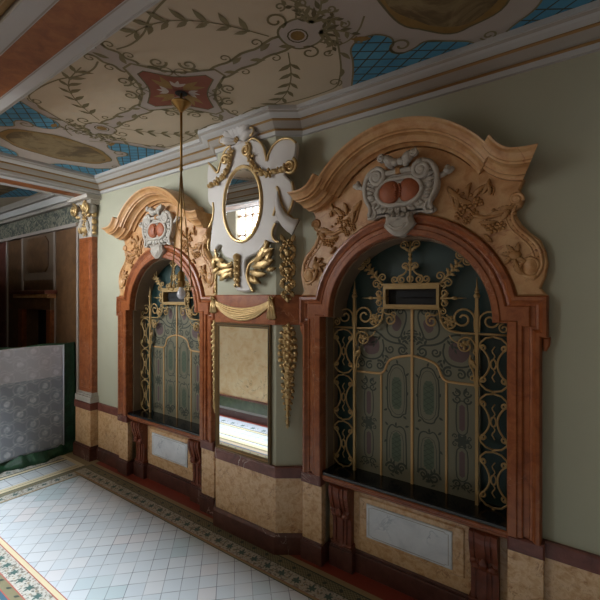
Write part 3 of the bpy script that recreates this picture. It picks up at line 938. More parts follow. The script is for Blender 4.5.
        for k in range(9):
            b.blob(.48 + .05 * k + random.uniform(-.02, .02), 3.66 - .03 * k + random.uniform(-.03, .03), .08, .016, .016, .018, 'relief_stone', 6, 4)
        # bud beside the lower volute
        b.blob(.895, 3.12, .085, .05, .045, .035, 'relief_stone')
        for an in (60, 110, 160, 210, 260, 310):
            b.leaf(.895, 3.12, an, .1, .04, .08, 'relief_stone', .02, 30)
        b.leaf(.90, 3.09, -95, .14, .05, .08, 'relief_stone', .02, 50)
        b.build('flower_relief', t)
    # ---- white stucco cartouche
    b = MB()
    rt = [(.0, 3.915), (.06, 3.915), (.112, 3.935), (.156, 3.965), (.207, 3.973), (.274, 3.945), (.325, 3.88), (.347, 3.79), (.338, 3.71), (.305, 3.645), (.272, 3.605), (.298, 3.565), (.322, 3.535), (.255, 3.505), (.205, 3.525), (.155, 3.535), (.125, 3.52), (.10, 3.50), (0, 3.49)]
    out = smooth(rt + [(-p[0], p[1]) for p in reversed(rt[1:-1])], 1, True)
    b.prism(out, .0, .14, 'stucco', .025)
    ZF = 3.73
    rim = []
    for i in range(72):
        tt = 2 * pi * i / 72
        rr = 1 / sqrt((cos(tt) / .205) ** 2 + (sin(tt) / .128) ** 2)
        dent = 1 - .12 * max(0, abs(sin(tt)) ** 8)
        rim.append((rr * cos(tt) * dent, ZF + rr * sin(tt) * dent, .15))
    b.tube(rim + rim[:2], .02, 'stucco', 8)
    for i in range(0, 72, 2):
        p = rim[i]
        if p[1] > ZF + .07: continue
        an = math.degrees(atan2(p[1] - ZF, p[0]))
        sc2 = 1.12 + .06 * (i % 4 == 0)
        b.leaf(p[0] * sc2, ZF + (p[1] - ZF) * sc2, an + 12 * (-1) ** (i // 2), .07, .036, .135, 'stucco', .016, 20)
    for s_ in (-1, 1):
        for k, (a, z, an) in enumerate(((.30, 3.90, 200), (.315, 3.85, 190), (.32, 3.80, 180), (.315, 3.75, 170), (.30, 3.70, 160))):
            b.leaf(s_ * a, z, an if s_ > 0 else 180 - an, .075, .04, .135, 'stucco', .02, s_ * 25)
        b.t2(spiral(s_ * .205, 3.885, .08, .012, 90, s_ * 1.8), .16, .021, 'stucco', 7)
        b.blob(s_ * .205, 3.885, .14, .07, .07, .04, 'stucco')
        b.t2([(s_ * p[0], p[1]) for p in smooth([(.205, 3.965), (.285, 3.935), (.335, 3.84), (.325, 3.70), (.265, 3.61), (.29, 3.54)], 3)], .145, lambda q_: .026 - .008 * q_, 'stucco', 7)
        b.t2([(s_ * p[0], p[1]) for p in smooth([(.25, 3.62), (.22, 3.57), (.24, 3.52), (.30, 3.525)], 3)], .135, .016, 'stucco', 7)
        b.blob(s_ * .085, 4.01, .16, .075, .045, .05, 'stucco', rot=s_ * 35)
        b.blob(s_ * .145, 4.035, .165, .04, .035, .05, 'stucco', rot=s_ * -20)
        b.blob(s_ * .03, 3.985, .16, .05, .035, .045, 'stucco')
        b.t2(spiral(s_ * .145, 4.03, .035, .008, 60, -s_ * 1.2), .20, .010, 'stucco')
        b.leaf(s_ * .05, 3.94, 90 - s_ * 50, .13, .08, .16, 'stucco', .03, s_ * 60)
        b.t2([(s_ * .33, 3.80), (s_ * .37, 3.82), (s_ * .41, 3.835)], .12, .022, 'stucco')
        b.blob(s_ * .415, 3.845, .12, .04, .034, .035, 'stucco'); b.blob(s_ * .445, 3.85, .12, .022, .022, .022, 'stucco'); b.blob(s_ * .41, 3.875, .12, .022, .02, .022, 'stucco')
    b.box(-.12, .12, 3.885, 3.925, .13, .175, 'stucco', .012)
    b.box(-.02, .02, 3.88, 3.93, .13, .182, 'relief_stone', .006)
    # tongue
    tg = smooth([(-.118, 3.53), (-.125, 3.46), (-.145, 3.44), (-.10, 3.385), (-.05, 3.345), (0, 3.33), (.05, 3.345), (.10, 3.385), (.145, 3.44), (.125, 3.46), (.118, 3.53)], 1)
    b.prism(tg, .05, .18, 'stucco', .03)
    b.t2(smooth([(-.075, 3.44), (-.04, 3.405), (.04, 3.405), (.075, 3.44)], 2), .18, .009, 'stucco')
    b.t2(smooth([(-.06, 3.405), (-.03, 3.375), (.03, 3.375), (.06, 3.405)], 2), .18, .007, 'stucco')
    for k in range(5):
        b.leaf(-.09 + .045 * k, 3.545, -90, .075, .04, .15, 'stucco', .02, 0, 3)
    car = b.build('cartouche', t); car['label'] = 'white stucco cartouche'
    for s_ in (-1, 1):
        b = MB()
        b.blob(s_ * .092, 3.73, .135, .102, .115, .055, 'stone_oval', 16, 10)
        for k in range(6):
            b.blob(s_ * (.014 + .012 * random.random()), 3.68 + .02 * k, .178, .013, .013, .012, 'stone_oval', 6, 4)
        b.build('stone_oval', car)
    return t

win = ticket_window()

# ------------------------------------------------------------------ painted shutters behind the grille
def shutters():
    t = thing('painted_shutters', 'grey-green painted folding shutters with scrollwork behind the nearer grille', 'shutters', (WR, 0, 0), 0, 'painted window shutters')
    h0 = -.195
    for s_ in (-1, 1):
        b = MB(lambda a, z, h, s_=s_: (s_ * a, -h, z))
        b.prism([(.004, 1.02), (.60, 1.02), (.60, 2.487), (.45, 2.489), (.36, 2.505), (.305, 2.55), (.28, 2.62), (.272, 2.72), (.004, 2.72)], -.225, h0, 'panel_green', .004)
        e1, e2 = h0 + .0012, h0 + .0024
        def rib(pts, w=.014, mt='paint_dark', it=2, closed=False):
            b.ribbon(smooth(pts, it, closed), w, e2, mt, closed)
        tap = lambda w0, w1: (lambda q_: w0 + (w1 - w0) * abs(2 * q_ - 1) ** 1.5)
        def scr(a, z, r0, a0, tn, w_=.014):
            b.ribbon(spiral(a, z, r0, r0 * .15, a0, tn), lambda q_: w_ * (1.25 - .7 * q_), e2, 'paint_dark')
        def spr(a, z, an, L, cu):
            x_, z_ = a, z
            for k in range(5):
                ang = an + cu * k / 5
                b.leaf2(x_, z_, ang + 35 * (-1) ** k, L * .42, L * .17, e2, 'paint_dark')
                x_ += L * .2 * cos(R(ang)); z_ += L * .2 * sin(R(ang))
            b.leaf2(x_, z_, an + cu, L * .35, L * .14, e2, 'paint_dark')
        # centre leaf, upper and lower frames
        rib([(.055, 1.68), (.055, 2.02), (.075, 2.06), (.085, 2.12), (.14, 2.15), (.20, 2.13), (.225, 2.07), (.25, 2.03), (.25, 1.72), (.22, 1.68), (.20, 1.63), (.12, 1.63), (.09, 1.67)], .013, it=1, closed=True)
        rib([(.075, 1.72), (.075, 2.0), (.10, 2.09), (.15, 2.12), (.20, 2.09), (.23, 2.0), (.23, 1.74), (.18, 1.66), (.11, 1.66)], .005, it=1, closed=True)
        b.flat([(.105, 1.76), (.13, 1.71), (.18, 1.71), (.205, 1.76), (.205, 1.97), (.18, 2.02), (.13, 2.02), (.105, 1.97)], e1, 'paint_lattice')
        b.flat([(.11, 1.24), (.135, 1.20), (.18, 1.20), (.205, 1.24), (.205, 1.42), (.185, 1.47), (.155, 1.49), (.125, 1.47), (.11, 1.42)], e1, 'paint_lattice')
        for q_ in range(5):
            for z0, z1 in ((1.73, 2.0), (1.22, 1.46)):
                zz1 = z0 + (z1 - z0) * q_ / 5
                b.ribbon([(.11, zz1), (.20, zz1 + .055)], .004, e2, 'paint_dark'); b.ribbon([(.20, zz1), (.11, zz1 + .055)], .004, e2, 'paint_dark')
        rib([(.055, 1.16), (.06, 1.46), (.075, 1.53), (.12, 1.55), (.16, 1.53), (.2, 1.56), (.235, 1.52), (.255, 1.46), (.255, 1.18)], .013, it=1)
        rib([(.085, 1.2), (.085, 1.46), (.15, 1.51), (.225, 1.46), (.23, 1.22)], .005, it=1)
        scr(.105, 1.15, .05, 180, -1.4, .018); scr(.21, 1.13, .055, 0, 1.5, .018)
        spr(.10, 1.09, 20, .14, 50); spr(.22, 1.07, 160, .12, -40)
        for a, z, an in ((.06, 2.04, 120), (.245, 2.06, 40), (.25, 1.70, -40), (.09, 1.65, 200), (.24, 1.54, 30), (.16, 1.54, 80), (.07, 1.55, 150), (.255, 1.40, -60), (.14, 2.15, 60), (.055, 1.85, 100), (.25, 1.88, 60)):
            b.leaf2(a, z, an, .045, .022, e2, 'paint_dark')
        # outer leaf
        for z0, z1 in ((1.63, 1.83), (1.22, 1.42)):
            b.flat([(.427, z0), (.45, z0 - .02), (.473, z0), (.473, z1), (.45, z1 + .02), (.427, z1)], e1, 'paint_purple')
            rib([(.40, z0 - .01), (.40, z1 + .01), (.43, z1 + .05), (.47, z1 + .05), (.50, z1 + .01), (.50, z0 - .01), (.47, z0 - .05), (.43, z0 - .05)], .010, it=1, closed=True)
        lob = [(.45 + .052 * (1 + .28 * cos(6 * t_)) * cos(t_), 1.525 + .052 * (1 + .28 * cos(6 * t_)) * sin(t_)) for t_ in [2 * pi * k / 48 for k in range(48)]]
        b.flat(lob, e2, 'paint_dark')
        for q_ in (-1, 1):
            for zc_, sg in ((1.95, 1), (1.89, 1), (1.14, -1)):
                scr(.45 + q_ * .042, zc_, .036, 90 - q_ * 90, -q_ * sg * 1.3, .013)
            scr(.45 + q_ * .06, 1.56, .022, 200, q_ * 1.2, .010); scr(.45 + q_ * .06, 1.49, .022, 100, -q_ * 1.2, .010)
            spr(.45, 1.14, -90 + q_ * 40, .09, q_ * 60)
            b.leaf2(.45 + q_ * .01, 1.94, 90 - q_ * 35, .07, .03, e2, 'paint_dark')
        # upper panel scrolls
        b.flat(smooth([(.10, 2.56), (.13, 2.60), (.19, 2.66), (.19, 2.55), (.205, 2.50), (.16, 2.46), (.12, 2.49)], 1, True), e1, 'paint_purple')
        b.flat(smooth([(.33, 2.33), (.36, 2.39), (.43, 2.42), (.49, 2.37), (.52, 2.30), (.47, 2.22), (.4, 2.22), (.34, 2.25)], 1, True), e1, 'paint_purple')
        rib([(.10, 2.69), (.055, 2.65), (.06, 2.56), (.10, 2.46), (.12, 2.40), (.20, 2.41), (.255, 2.46), (.25, 2.56), (.21, 2.62), (.22, 2.68)], .016)
        rib([(.05, 2.30), (.09, 2.35), (.18, 2.35), (.27, 2.38), (.32, 2.43), (.38, 2.46), (.44, 2.46)], .018)
        rib([(.30, 2.38), (.28, 2.28), (.33, 2.19), (.44, 2.17), (.53, 2.20), (.56, 2.29), (.55, 2.38)], .016)
        scr(.095, 2.285, .05, 200, 1.5, .018); scr(.22, 2.29, .045, 20, -1.4, .016); scr(.33, 2.12, .05, 60, 1.5, .018); scr(.44, 2.11, .045, 120, -1.4, .016)
        scr(.12, 2.66, .04, 0, 1.4, .014); scr(.22, 2.655, .035, 180, -1.4, .013); scr(.53, 2.12, .04, 100, 1.3, .014)
        spr(.14, 2.40, 200, .15, -60); spr(.30, 2.42, -20, .13, -60); spr(.30, 2.24, 220, .13, 70); spr(.5, 2.16, -20, .10, 60); spr(.10, 2.36, 100, .12, 40)
        leaf_o = b.build('shutter_leaf', t)
        # light wood mouldings
        b = MB(lambda a, z, h, s_=s_: (s_ * a, -h, z))
        mould = smooth([(.595, 2.035), (.36, 2.035), (.315, 2.04), (.275, 2.07), (.255, 2.14), (.22, 2.19), (.12, 2.225), (.0, 2.245)], 2)
        b.t2(mould, h0 + .002, .012, 'wood_mould', 6, .8)
        b.box(.305, .325, 1.016, 2.03, h0 - .01, h0 + .01, 'wood_mould', .003)
        b.build('moulding', leaf_o)
    b = MB()
    b.box(-.012, .012, 1.02, 2.71, -.2, h0 + .014, 'wood_mould', .003)
    b.build('centre_strip', t)
    return t
shut = shutters()

# ------------------------------------------------------------------ wrought iron grille
def grille():
    t = thing('iron_grille', 'gilt wrought iron scroll grille with letter-slot box in the nearer window', 'grille', (WR, 0, 0), 0, 'wrought iron grilles')
    H0 = -.14; g = 'iron_gilt'
    def cs(b, pts, r=.008, h=H0):
        r *= 1.12
        b.t2(pts, h, r, g, 5)
    for s_ in (-1, 1):
        b = MB()
        b.box(s_ * .583 - .0125, s_ * .583 + .0125, 1.017, 2.80, H0 - .0125, H0 + .0125, g)
        b.blob(s_ * .583, 2.81, H0, .028, .028, .028, g); b.blob(s_ * .583, 2.845, H0, .02, .014, .02, g)
        b.tube([(s_ * .583, 2.80, H0), (s_ * .583, 2.87, H0), (s_ * .583, 2.89, H0), (s_ * .583, 2.97, H0)], lambda q_: .016 * (1 - q_) + .003, g, 6)
        b.build('post', t)
        # rail with a quarter turn up to the box
        b = MB()
        pts = [(s_ * .838, 2.485), (s_ * .55, 2.485)] + [(s_ * p[0], p[1]) for p in smooth([(.55, 2.485), (.42, 2.487), (.34, 2.505), (.285, 2.57), (.266, 2.69)], 2)]
        b.t2(pts, H0, .011, g, 6)
        cs(b, [(s_ * p[0], p[1]) for p in arc(.45, 2.495, .10, 200, 340, 8)], .006)
        b.build('rail', t)
        # three scroll modules between post and jamb
        b = MB()
        c = s_ * .712; hw = .118
        b.box(s_ * .834 - .006, s_ * .834 + .006, 1.017, 2.60, H0 - .008, H0 + .008, g)
        for z0, z1 in ((1.03, 1.515), (1.515, 2.0), (2.0, 2.475)):
            zm = (z0 + z1) / 2; hh = (z1 - z0) / 2
            for q_ in (-1, 1):
                pts = [(c + q_ * (.105 - .075 * cos(R(a_)) ** 2), zm + (hh - .095) * sin(R(a_))) for a_ in range(-90, 91, 10)]
                up = spiral(c + q_ * .082, zm + hh - .105, .026, .008, 0 if q_ > 0 else 180, q_ * 1.3)
                dn = [(p[0], 2 * zm - p[1]) for p in up]
                cs(b, list(reversed(dn)) + pts + up)
                for e_ in (1, -1):
                    cs(b, [(c + q_ * hw, zm + e_ * (hh - .12)), (c + q_ * .1, zm + e_ * (hh - .06)), (c + q_ * .06, zm + e_ * (hh - .022)), (c, zm + e_ * (hh - .008))])
            el = [(c + .02 * cos(R(a_)), zm + .04 * sin(R(a_))) for a_ in range(0, 361, 30)]
            cs(b, el, .007)
            for e_ in (1, -1):
                cs(b, [(c + .011 * sin(k * 1.25), zm + e_ * (.045 + .017 * k)) for k in range(7)], .005)
            b.blob(c, z0, H0, .014, .014, .014, g, 6, 4)
        b.build('side_scroll', t)
        # scrolls above and below the rail round the post
        b = MB(lambda a, z, h, s_=s_: (s_ * a, -h, z))
        cs(b, [(.60, 2.50)] + spiral(.69, 2.60, .09, .02, 200, -1.5), .008)
        cs(b, spiral(.79, 2.54, .04, .01, 90, 1.3), .007)
        cs(b, [(.57, 2.50)] + spiral(.47, 2.61, .10, .022, -20, 1.5), .009)
        cs(b, smooth([(.565, 2.62), (.572, 2.70), (.583, 2.76), (.594, 2.70), (.60, 2.62)], 2), .006)
        cs(b, spiral(.36, 2.58, .06, .012, 250, 1.6), .008)
        for an in (0, 60, 120, 180, 240, 300):
            b.leaf(.36, 2.58, an, .055, .03, H0, g, .012, 20, 3)
        cs(b, spiral(.305, 2.60, .05, .012, 60, -1.2), .007)
        cs(b, [(.575, 2.30)] + spiral(.49, 2.38, .085, .015, -40, 1.7), .008)
        for an in (30, 100, 170, 240):
            b.leaf(.49, 2.38, an, .05, .03, H0, g, .012, 30, 3)
        cs(b, smooth([(.53, 2.30), (.52, 2.22), (.555, 2.17), (.565, 2.08), (.572, 2.02)], 2), .008)
        b.leaf(.53, 2.27, -70, .1, .05, H0, g, .014, 30, 3)
        cs(b, spiral(.55, 2.10, .025, .008, 0, 1.2), .006)
        # inner scrolls under the box
        cs(b, [(.268, 2.655)] + spiral(.20, 2.58, .06, .015, 60, 1.4), .008)
        cs(b, spiral(.17, 2.635, .03, .008, -90, -1.2), .006)
        # side spike and curls beside the box
        b.tube([(.275, 2.79, H0), (.36, 2.79, H0), (.40, 2.79, H0), (.50, 2.79, H0)], lambda q_: .013 * (1 - q_) + .002, g, 6)
        b.blob(.40, 2.79, H0, .03, .016, .016, g)
        for e_ in (1, -1):
            cs(b, spiral(.31, 2.79 + e_ * .045, .035, .008, -90 * e_, e_ * 1.4), .007)
            cs(b, spiral(.30, 2.79 + e_ * .12, .03, .008, -90 * e_, e_ * 1.3), .006)
            b.leaf(.285, 2.79, e_ * 50, .08, .03, H0, g, .012, -e_ * 30, 3)
        # diagonal branch
        d = (cos(R(47)), sin(R(47)))
        b.tube([(.268 + d[0] * k, 2.915 + d[1] * k, H0) for k in (0, .1, .2, .3)], lambda q_: .012 - .004 * q_, g, 6)
        for k in (.12, .17, .22):
            b.blob(.268 + d[0] * k, 2.915 + d[1] * k, H0, .022, .02, .018, g, rot=47)
            for e_ in (1, -1):
                b.leaf(.268 + d[0] * k, 2.915 + d[1] * k, 47 + e_ * 40, .06, .032, H0, g, .012, e_ * 40, 3)
        for e_ in (1, -1):
            an = 47 + e_ * 90
            c_ = (.268 + d[0] * .31 + .045 * cos(R(an)), 2.915 + d[1] * .31 + .045 * sin(R(an)))
            cs(b, spiral(c_[0], c_[1], .042, .01, an + 180, -e_ * 1.5), .007)
            c_ = (.268 + d[0] * .06 + .045 * cos(R(an)), 2.915 + d[1] * .06 + .045 * sin(R(an)))
            cs(b, spiral(c_[0], c_[1], .042, .01, an + 180, e_ * 1.4), .007)
        b.leaf(.268 + d[0] * .3, 2.915 + d[1] * .3, 47, .06, .035, H0, g, .012, 0, 3)
        b.build('branch_scroll', t)
    # letter-slot box
    b = MB()
    o = [(-.268, 2.695), (.268, 2.695), (.268, 2.915), (-.268, 2.915)]
    i_ = [(-.243, 2.728), (.243, 2.728), (.243, 2.876), (-.243, 2.876)]
    for k in range(4):
        b.prism([o[k], o[(k + 1) % 4], i_[(k + 1) % 4], i_[k]], H0 - .07, H0 + .012, g)
    b.box(-.285, .285, 2.912, 2.93, H0 - .06, H0 + .02, g, .004)
    b.box(-.285, .285, 2.685, 2.70, H0 - .06, H0 + .02, g, .004)
    b.box(-.25, .25, 2.72, 2.885, H0 - .075, H0 - .068, 'black_void')
    b.box(-.243, .243, 2.80, 2.806, H0 - .07, H0 - .03, 'black_void')
    b.build('slot_box', t)
    # crest above the box
    b = MB()
    b.tube([(0, z, H0) for z in (2.93, 3.05, 3.2, 3.325)], lambda q_: .012 - .004 * q_, g, 6)
    for z in (3.12, 3.16, 3.20):
        b.blob(0, z, H0, .02, .022, .018, g)
    for s_ in (-1, 1):
        cs(b, [(s_ * p[0], p[1]) for p in [(.02, 3.08)] + smooth([(.02, 3.08), (.05, 3.02), (.10, 3.0)], 1) + spiral(.085, 2.965, .04, .01, 60, -1.4)], .008)
        cs(b, [(s_ * p[0], p[1]) for p in spiral(.15, 2.965, .036, .008, 270, 1.4)], .007)
        cs(b, [(s_ * p[0], p[1]) for p in spiral(.06, 3.29, .042, .01, 200, -1.5)], .007)
        cs(b, [(s_ * p[0], p[1]) for p in spiral(.05, 3.09, .035, .008, 180, -1.3)], .007)
        b.leaf(s_ * .01, 3.22, 90 - s_ * 25, .09, .035, H0, g, .012, -s_ * 50, 3)
        b.leaf(s_ * .01, 3.05, 90 - s_ * 40, .08, .035, H0, g, .012, -s_ * 40, 3)
    cs(b, arc(0, 2.97, .028, 0, 360, 12), .007)
    b.build('crest', t)
    return t
gr = grille()
for o, lab in ((win, 'arched red marble ticket window between the tall pilaster and the pier mirrors'), (shut, 'grey-green painted folding shutters with scrollwork behind the farther grille'),
               (gr, 'gilt wrought iron scroll grille in the farther window behind the hanging lamp')):
    c = copy_tree(o); c.location = (WL, 0, 0); c['label'] = lab

# ------------------------------------------------------------------ pier: mirrors and gilt carving
def at_pier(name, label, cat, group=None):
    return thing(name, label, cat, (BX, -.17, 0), 0, group)
t = at_pier('wall_mirror', 'tall rectangular mirror in a slim gilt frame below the red band', 'mirror')
b = MB()
x0, x1, z0, z1 = -.455, .40, .99, 2.50
o = [(x0, z0), (x1, z0), (x1, z1), (x0, z1)]
i_ = inset(o, .05)
b.sweep(o, [(0, .001), (0, .03), (.008, .036), (.016, .03), (.022, .034), (.03, .026), (.04, .022), (.05, .012), (.05, .001)], ['frame_bronze'] * 3 + ['black_void'] + ['gold_line'] + ['frame_bronze'] * 3, True)
b.build('frame', t)
b = MB(); b.box(i_[0][0] - .005, i_[1][0] + .005, i_[0][1] - .005, i_[2][1] + .005, .002, .010, 'mirror_glass'); b.build('mirror_glass', t)

t = at_pier('oval_mirror', 'oval mirror in a white and gilt carved surround with shell crest', 'mirror')
right = [(-.056, 4.55), (.018, 4.551), (.138, 4.559), (.241, 4.517), (.332, 4.438), (.381, 4.247), (.412, 4.342), (.478, 4.419), (.584, 4.455), (.708, 4.426), (.772, 4.373), (.768, 4.283), (.748, 4.207), (.7, 4.142), (.60, 4.085), (.659, 4.035), (.716, 3.976), (.728, 3.871), (.708, 3.744), (.659, 3.652), (.58, 3.60), (.508, 3.60), (.465, 3.525), (.456, 3.441), (.54, 3.385), (.465, 3.375), (.368, 3.40), (.301, 3.318), (.209, 3.272), (.114, 3.253), (.052, 3.211), (.052, 3.086), (.091, 2.996), (.16, 2.872), (.067, 2.855)]
left = [(-.121, 2.875), (-.116, 3.056), (-.096, 3.219), (-.198, 3.242), (-.287, 3.284), (-.34, 3.362), (-.303, 3.404), (-.367, 3.421), (-.421, 3.368), (-.465, 3.326), (-.532, 3.376), (-.488, 3.639), (-.449, 3.862), (-.532, 3.911), (-.566, 3.993), (-.56, 4.126), (-.577, 4.283), (-.544, 4.43), (-.465, 4.358), (-.378, 4.247), (-.34, 4.371), (-.261, 4.522), (-.157, 4.554)]
OC, OA, OB = (.018, 3.847), .272, .405
b = MB()
b.prism(smooth(right + left, 1, True), .005, .06, 'board_white', .014)
b.build('surround', t)
b = MB()
ov = [(OC[0] + OA * cos(R(a_)), OC[1] + OB * sin(R(a_))) for a_ in range(0, 360, 6)]
b.sweep(list(reversed(ov)), [(-.004, .05), (-.004, .075), (.008, .088), (.022, .088), (.034, .075), (.034, .05)], 'gold', True)
b.build('gilt_rim', t)
b = MB(); b.prism(ov, .055, .066, 'mirror_glass'); b.build('mirror_glass', t)
# gilt edges and scrolls
gh = .062
def edge(pts, r=.014, it=2, h=gh):
    e_ = MB(); e_.t2(smooth(pts, it), h, r, 'gold', 6); e_.build('gilt_edge', t)
edge([(.07, 4.43), (.10, 4.53), (.17, 4.56), (.25, 4.52), (.335, 4.435), (.378, 4.26)])
edge([(.385, 4.26), (.41, 4.34), (.48, 4.42), (.585, 4.455), (.70, 4.43), (.768, 4.37)])
edge([(-.54, 4.42), (-.465, 4.355), (-.38, 4.25), (-.335, 4.37), (-.26, 4.52), (-.16, 4.55)])
for a, z, sp_ in ((.085, 4.44, spiral(.085, 4.44, .075, .012, 90, -1.7)), (.70, 4.14, spiral(.70, 4.14, .085, .012, 60, -1.8)), (-.25, 4.40, spiral(-.25, 4.40, .06, .012, 30, 1.3))):
    b = MB()
    b.t2(sp_, gh + .012, .017, 'gold', 7); b.blob(a, z, gh - .01, .06, .06, .025, 'gold'); b.build('volute', t)
edge([(.47, 3.66), (.525, 3.80), (.54, 3.93), (.515, 3.96)], .016)
edge([(.54, 3.93), (.58, 3.78), (.66, 3.66), (.72, 3.62)], .010)
edge([(.72, 3.98), (.745, 3.87), (.72, 3.74), (.665, 3.66)], .013)
edge([(-.46, 3.93), (-.445, 3.84), (-.47, 3.72), (-.535, 3.64)], .013)
edge([(-.535, 3.50), (-.55, 3.42), (-.53, 3.36)], .012)
edge([(.50, 3.58), (.458, 3.52), (.452, 3.44), (.50, 3.385), (.55, 3.38)], .014)
# curled white band at the right
b = MB()
bp = smooth([(.54, 3.92), (.57, 3.78), (.64, 3.66), (.74, 3.58), (.80, 3.57)], 3)
n = len(bp)
vs = []
for k, p in enumerate(bp):
    w = .03 + .11 * k / n
    hh = .07 + .05 * sin(pi * k / n)
    vs += [(p[0] + w * .1, p[1] + .01, hh), (p[0] - w * .55, p[1] - w, hh + .01), (p[0] - w * .55, p[1] - w, hh - .012), (p[0] + w * .1, p[1] + .01, hh - .022)]
fs = [[i * 4 + k, i * 4 + (k + 1) % 4, (i + 1) * 4 + (k + 1) % 4, (i + 1) * 4 + k] for i in range(n - 1) for k in range(4)] + [[0, 1, 2, 3], [(n - 1) * 4 + k for k in range(4)]]
b.add(vs, fs, 'board_white', True)
b.t2([(p[0] + .008, p[1] + .012) for p in bp], .075, .010, 'gold')
b.build('scroll_band', t)
# shell crest
b = MB()
for k in range(7):
    an = 8 + 164 * k / 6
    rr = .235 + .05 * sin(pi * k / 6)
    b.leaf(-.02 + .03 * cos(R(an)), 4.57, an, rr, .085, .07, 'board_white', .06, 0, 0)
    b.blob(-.02 + rr * cos(R(an)), 4.57 + rr * sin(R(an)), .11, .034, .034, .028, 'board_white', 8, 5)
    b.t2(arc(-.02 + rr * cos(R(an)), 4.57 + rr * sin(R(an)), .033, an - 95, an + 95, 8), .125, .007, 'gold')
b.prism(arc(-.02, 4.57, .24, 0, 180, 16) + [(-.12, 4.53), (.1, 4.53)], .01, .065, 'board_white', .02)
for s_ in (-1, 1):
    b.t2(spiral(-.02 + s_ * .20, 4.60, .05, .012, 90, -s_ * 1.3), .11, .014, 'gold')
b.flower(-.02, 4.56, .12, .04, 'gold')
b.build('shell', t)
# gilt fruit garland
b = MB()
g1 = smooth([(-.137, 4.48), (-.15, 4.35), (-.23, 4.215), (-.346, 4.16), (-.50, 4.13)], 2)
g2 = smooth([(.157, 4.36), (.20, 4.235), (.295, 4.155), (.407, 4.11), (.537, 4.12), (.64, 4.13)], 2)
for g_ in (g1, g2):
    b.t2(g_, .075, .018, 'gold')
    for i, p in enumerate(g_[1:]):
        r = .026 + .012 * sin(i * 2.1) + (.012 if i % 4 == 1 else 0)
        if i % 4 == 1:
            b.flower(p[0], p[1], .09, r + .012, 'gold', 5)
        else:
            b.blob(p[0] + random.uniform(-.012, .012), p[1] + random.uniform(-.012, .012), .088, r, r * .85, r, 'gold', 7, 5, random.uniform(0, 90))
b.build('fruit_garland', t)
# acanthus sprays and pendant drop
b = MB()
edge([(.368, 3.41), (.36, 3.34), (.30, 3.25), (.20, 3.20), (.13, 3.17), (.09, 3.08), (.10, 2.99), (.15, 2.91), (.185, 2.86)], .018)
for a, z, an, L, w, cu in ((.20, 3.18, 25, .30, .10, 40), (.16, 3.14, -5, .32, .11, 30), (.14, 3.09, -30, .24, .09, 40), (.13, 3.04, -55, .16, .07, 40), (.30, 3.22, 50, .20, .08, -40), (.34, 3.16, 20, .17, .07, 60), (.38, 3.10, -20, .12, .06, 50), (.2, 3.03, -60, .12, .06, 30)):
    b.leaf(a, z, an, L, w, .06, 'gold', .03, cu)
b.build('acanthus_spray', t)
b = MB()
edge([(-.42, 3.37), (-.40, 3.28), (-.33, 3.20), (-.22, 3.17), (-.14, 3.20)], .015)
for a, z, an, L, w, cu in ((-.16, 3.17, 190, .24, .09, -30), (-.16, 3.13, 205, .26, .09, -25), (-.16, 3.08, 190, .2, .08, 30), (-.30, 3.22, 150, .16, .07, 40), (-.36, 3.16, 230, .14, .06, -30), (-.14, 3.12, 250, .1, .05, 20), (-.41, 3.32, 250, .2, .06, 20)):
    b.leaf(a, z, an, L, w, .05, 'gold', .028, cu)
b.build('acanthus_spray', t)
b = MB()
for z, r in ((3.25, .045), (3.18, .038), (3.10, .04), (3.03, .03), (2.97, .024)):
    b.blob(-.045, z, .085, r, r * 1.05, r, 'gold')
    for q_ in (-1, 1):
        b.leaf(-.045, z, -90 + q_ * 45, .07, .035, .075, 'gold', .018, -q_ * 30, 3)
b.build('pendant_drop', t)

t = at_pier('gilt_drapery', 'gilt carved drapery swag on the red marble band above the tall mirror', 'swag ornament')
b = MB()
L0, R0 = (-.47, 2.775), (.43, 2.775)
for k in range(6):
    sag = .115 + .018 * k
    pts = []
    for i in range(19):
        tt = i / 18
        x = L0[0] + (R0[0] - L0[0]) * tt
        pts.append((x, 2.778 - .006 * k - sag * (4 * tt * (1 - tt)) ** .85, .04 + .03 * sin(pi * tt) - .012 * abs(k - 2.5) * sin(pi * tt)))
    b.tube(pts, lambda q_: .008 + .009 * sin(pi * q_), 'gold', 6)
b.build('festoon', t)
for s_, x in ((-1, -.475), (1, .43)):
    b = MB()
    b.flower(x, 2.78, .06, .04, 'gold')
    for k in range(5):
        dx_ = (-.05 + .025 * k)
        b.tube([(x + dx_ * .3, 2.77, .05), (x + dx_ * .7, 2.68, .05 + .008 * (k % 2)), (x + dx_, (2.57 if s_ > 0 else 2.62) - .012 * (k % 2), .04)], lambda q_: .010 + .009 * q_, 'gold', 6)
    b.build('tail', t)

# garlands on the canted faces
def garland(n, long):
    b = MB(); z = 0
    rnd = random.Random(5)
    b.tube([(0, 0, .02), (.006, -long * .5, .025), (0, -long, .02)], .012, 'gold')
    for i in range(n):
        tt = i / (n - 1); zz_ = -long * tt
        w = (.085 + .03 * sin(pi * (tt * 2.2 % 1))) * (1 - .74 * tt ** 1.6)
        b.blob(0, zz_, .03, w * .62, .05, .028, 'gold')
        b.flower(rnd.uniform(-.012, .012), zz_, .035, w * .8, 'gold', 5)
        for q_ in (-1, 1):
            b.leaf(q_ * w * .4, zz_, 90 + q_ * rnd.uniform(70, 150), w * 1.25, w * .55, .02, 'gold', .018, q_ * rnd.uniform(-50, 50), 3)
            b.blob(q_ * w * .75, zz_ - w * .5, .03, w * .3, w * .33, w * .3, 'gold', 6, 4)
    b.leaf(0, -long, -90, .09, .04, .02, 'gold', .015, 0, 3)
    return b
AR = atan2(.17, .24)
rp = lambda k, z: (-2.67 + .24 * k, -.17 + .17 * k - .003, z)
lp = lambda k, z: (-3.58 - .155 * k, -.17 + .17 * k - .003, z)
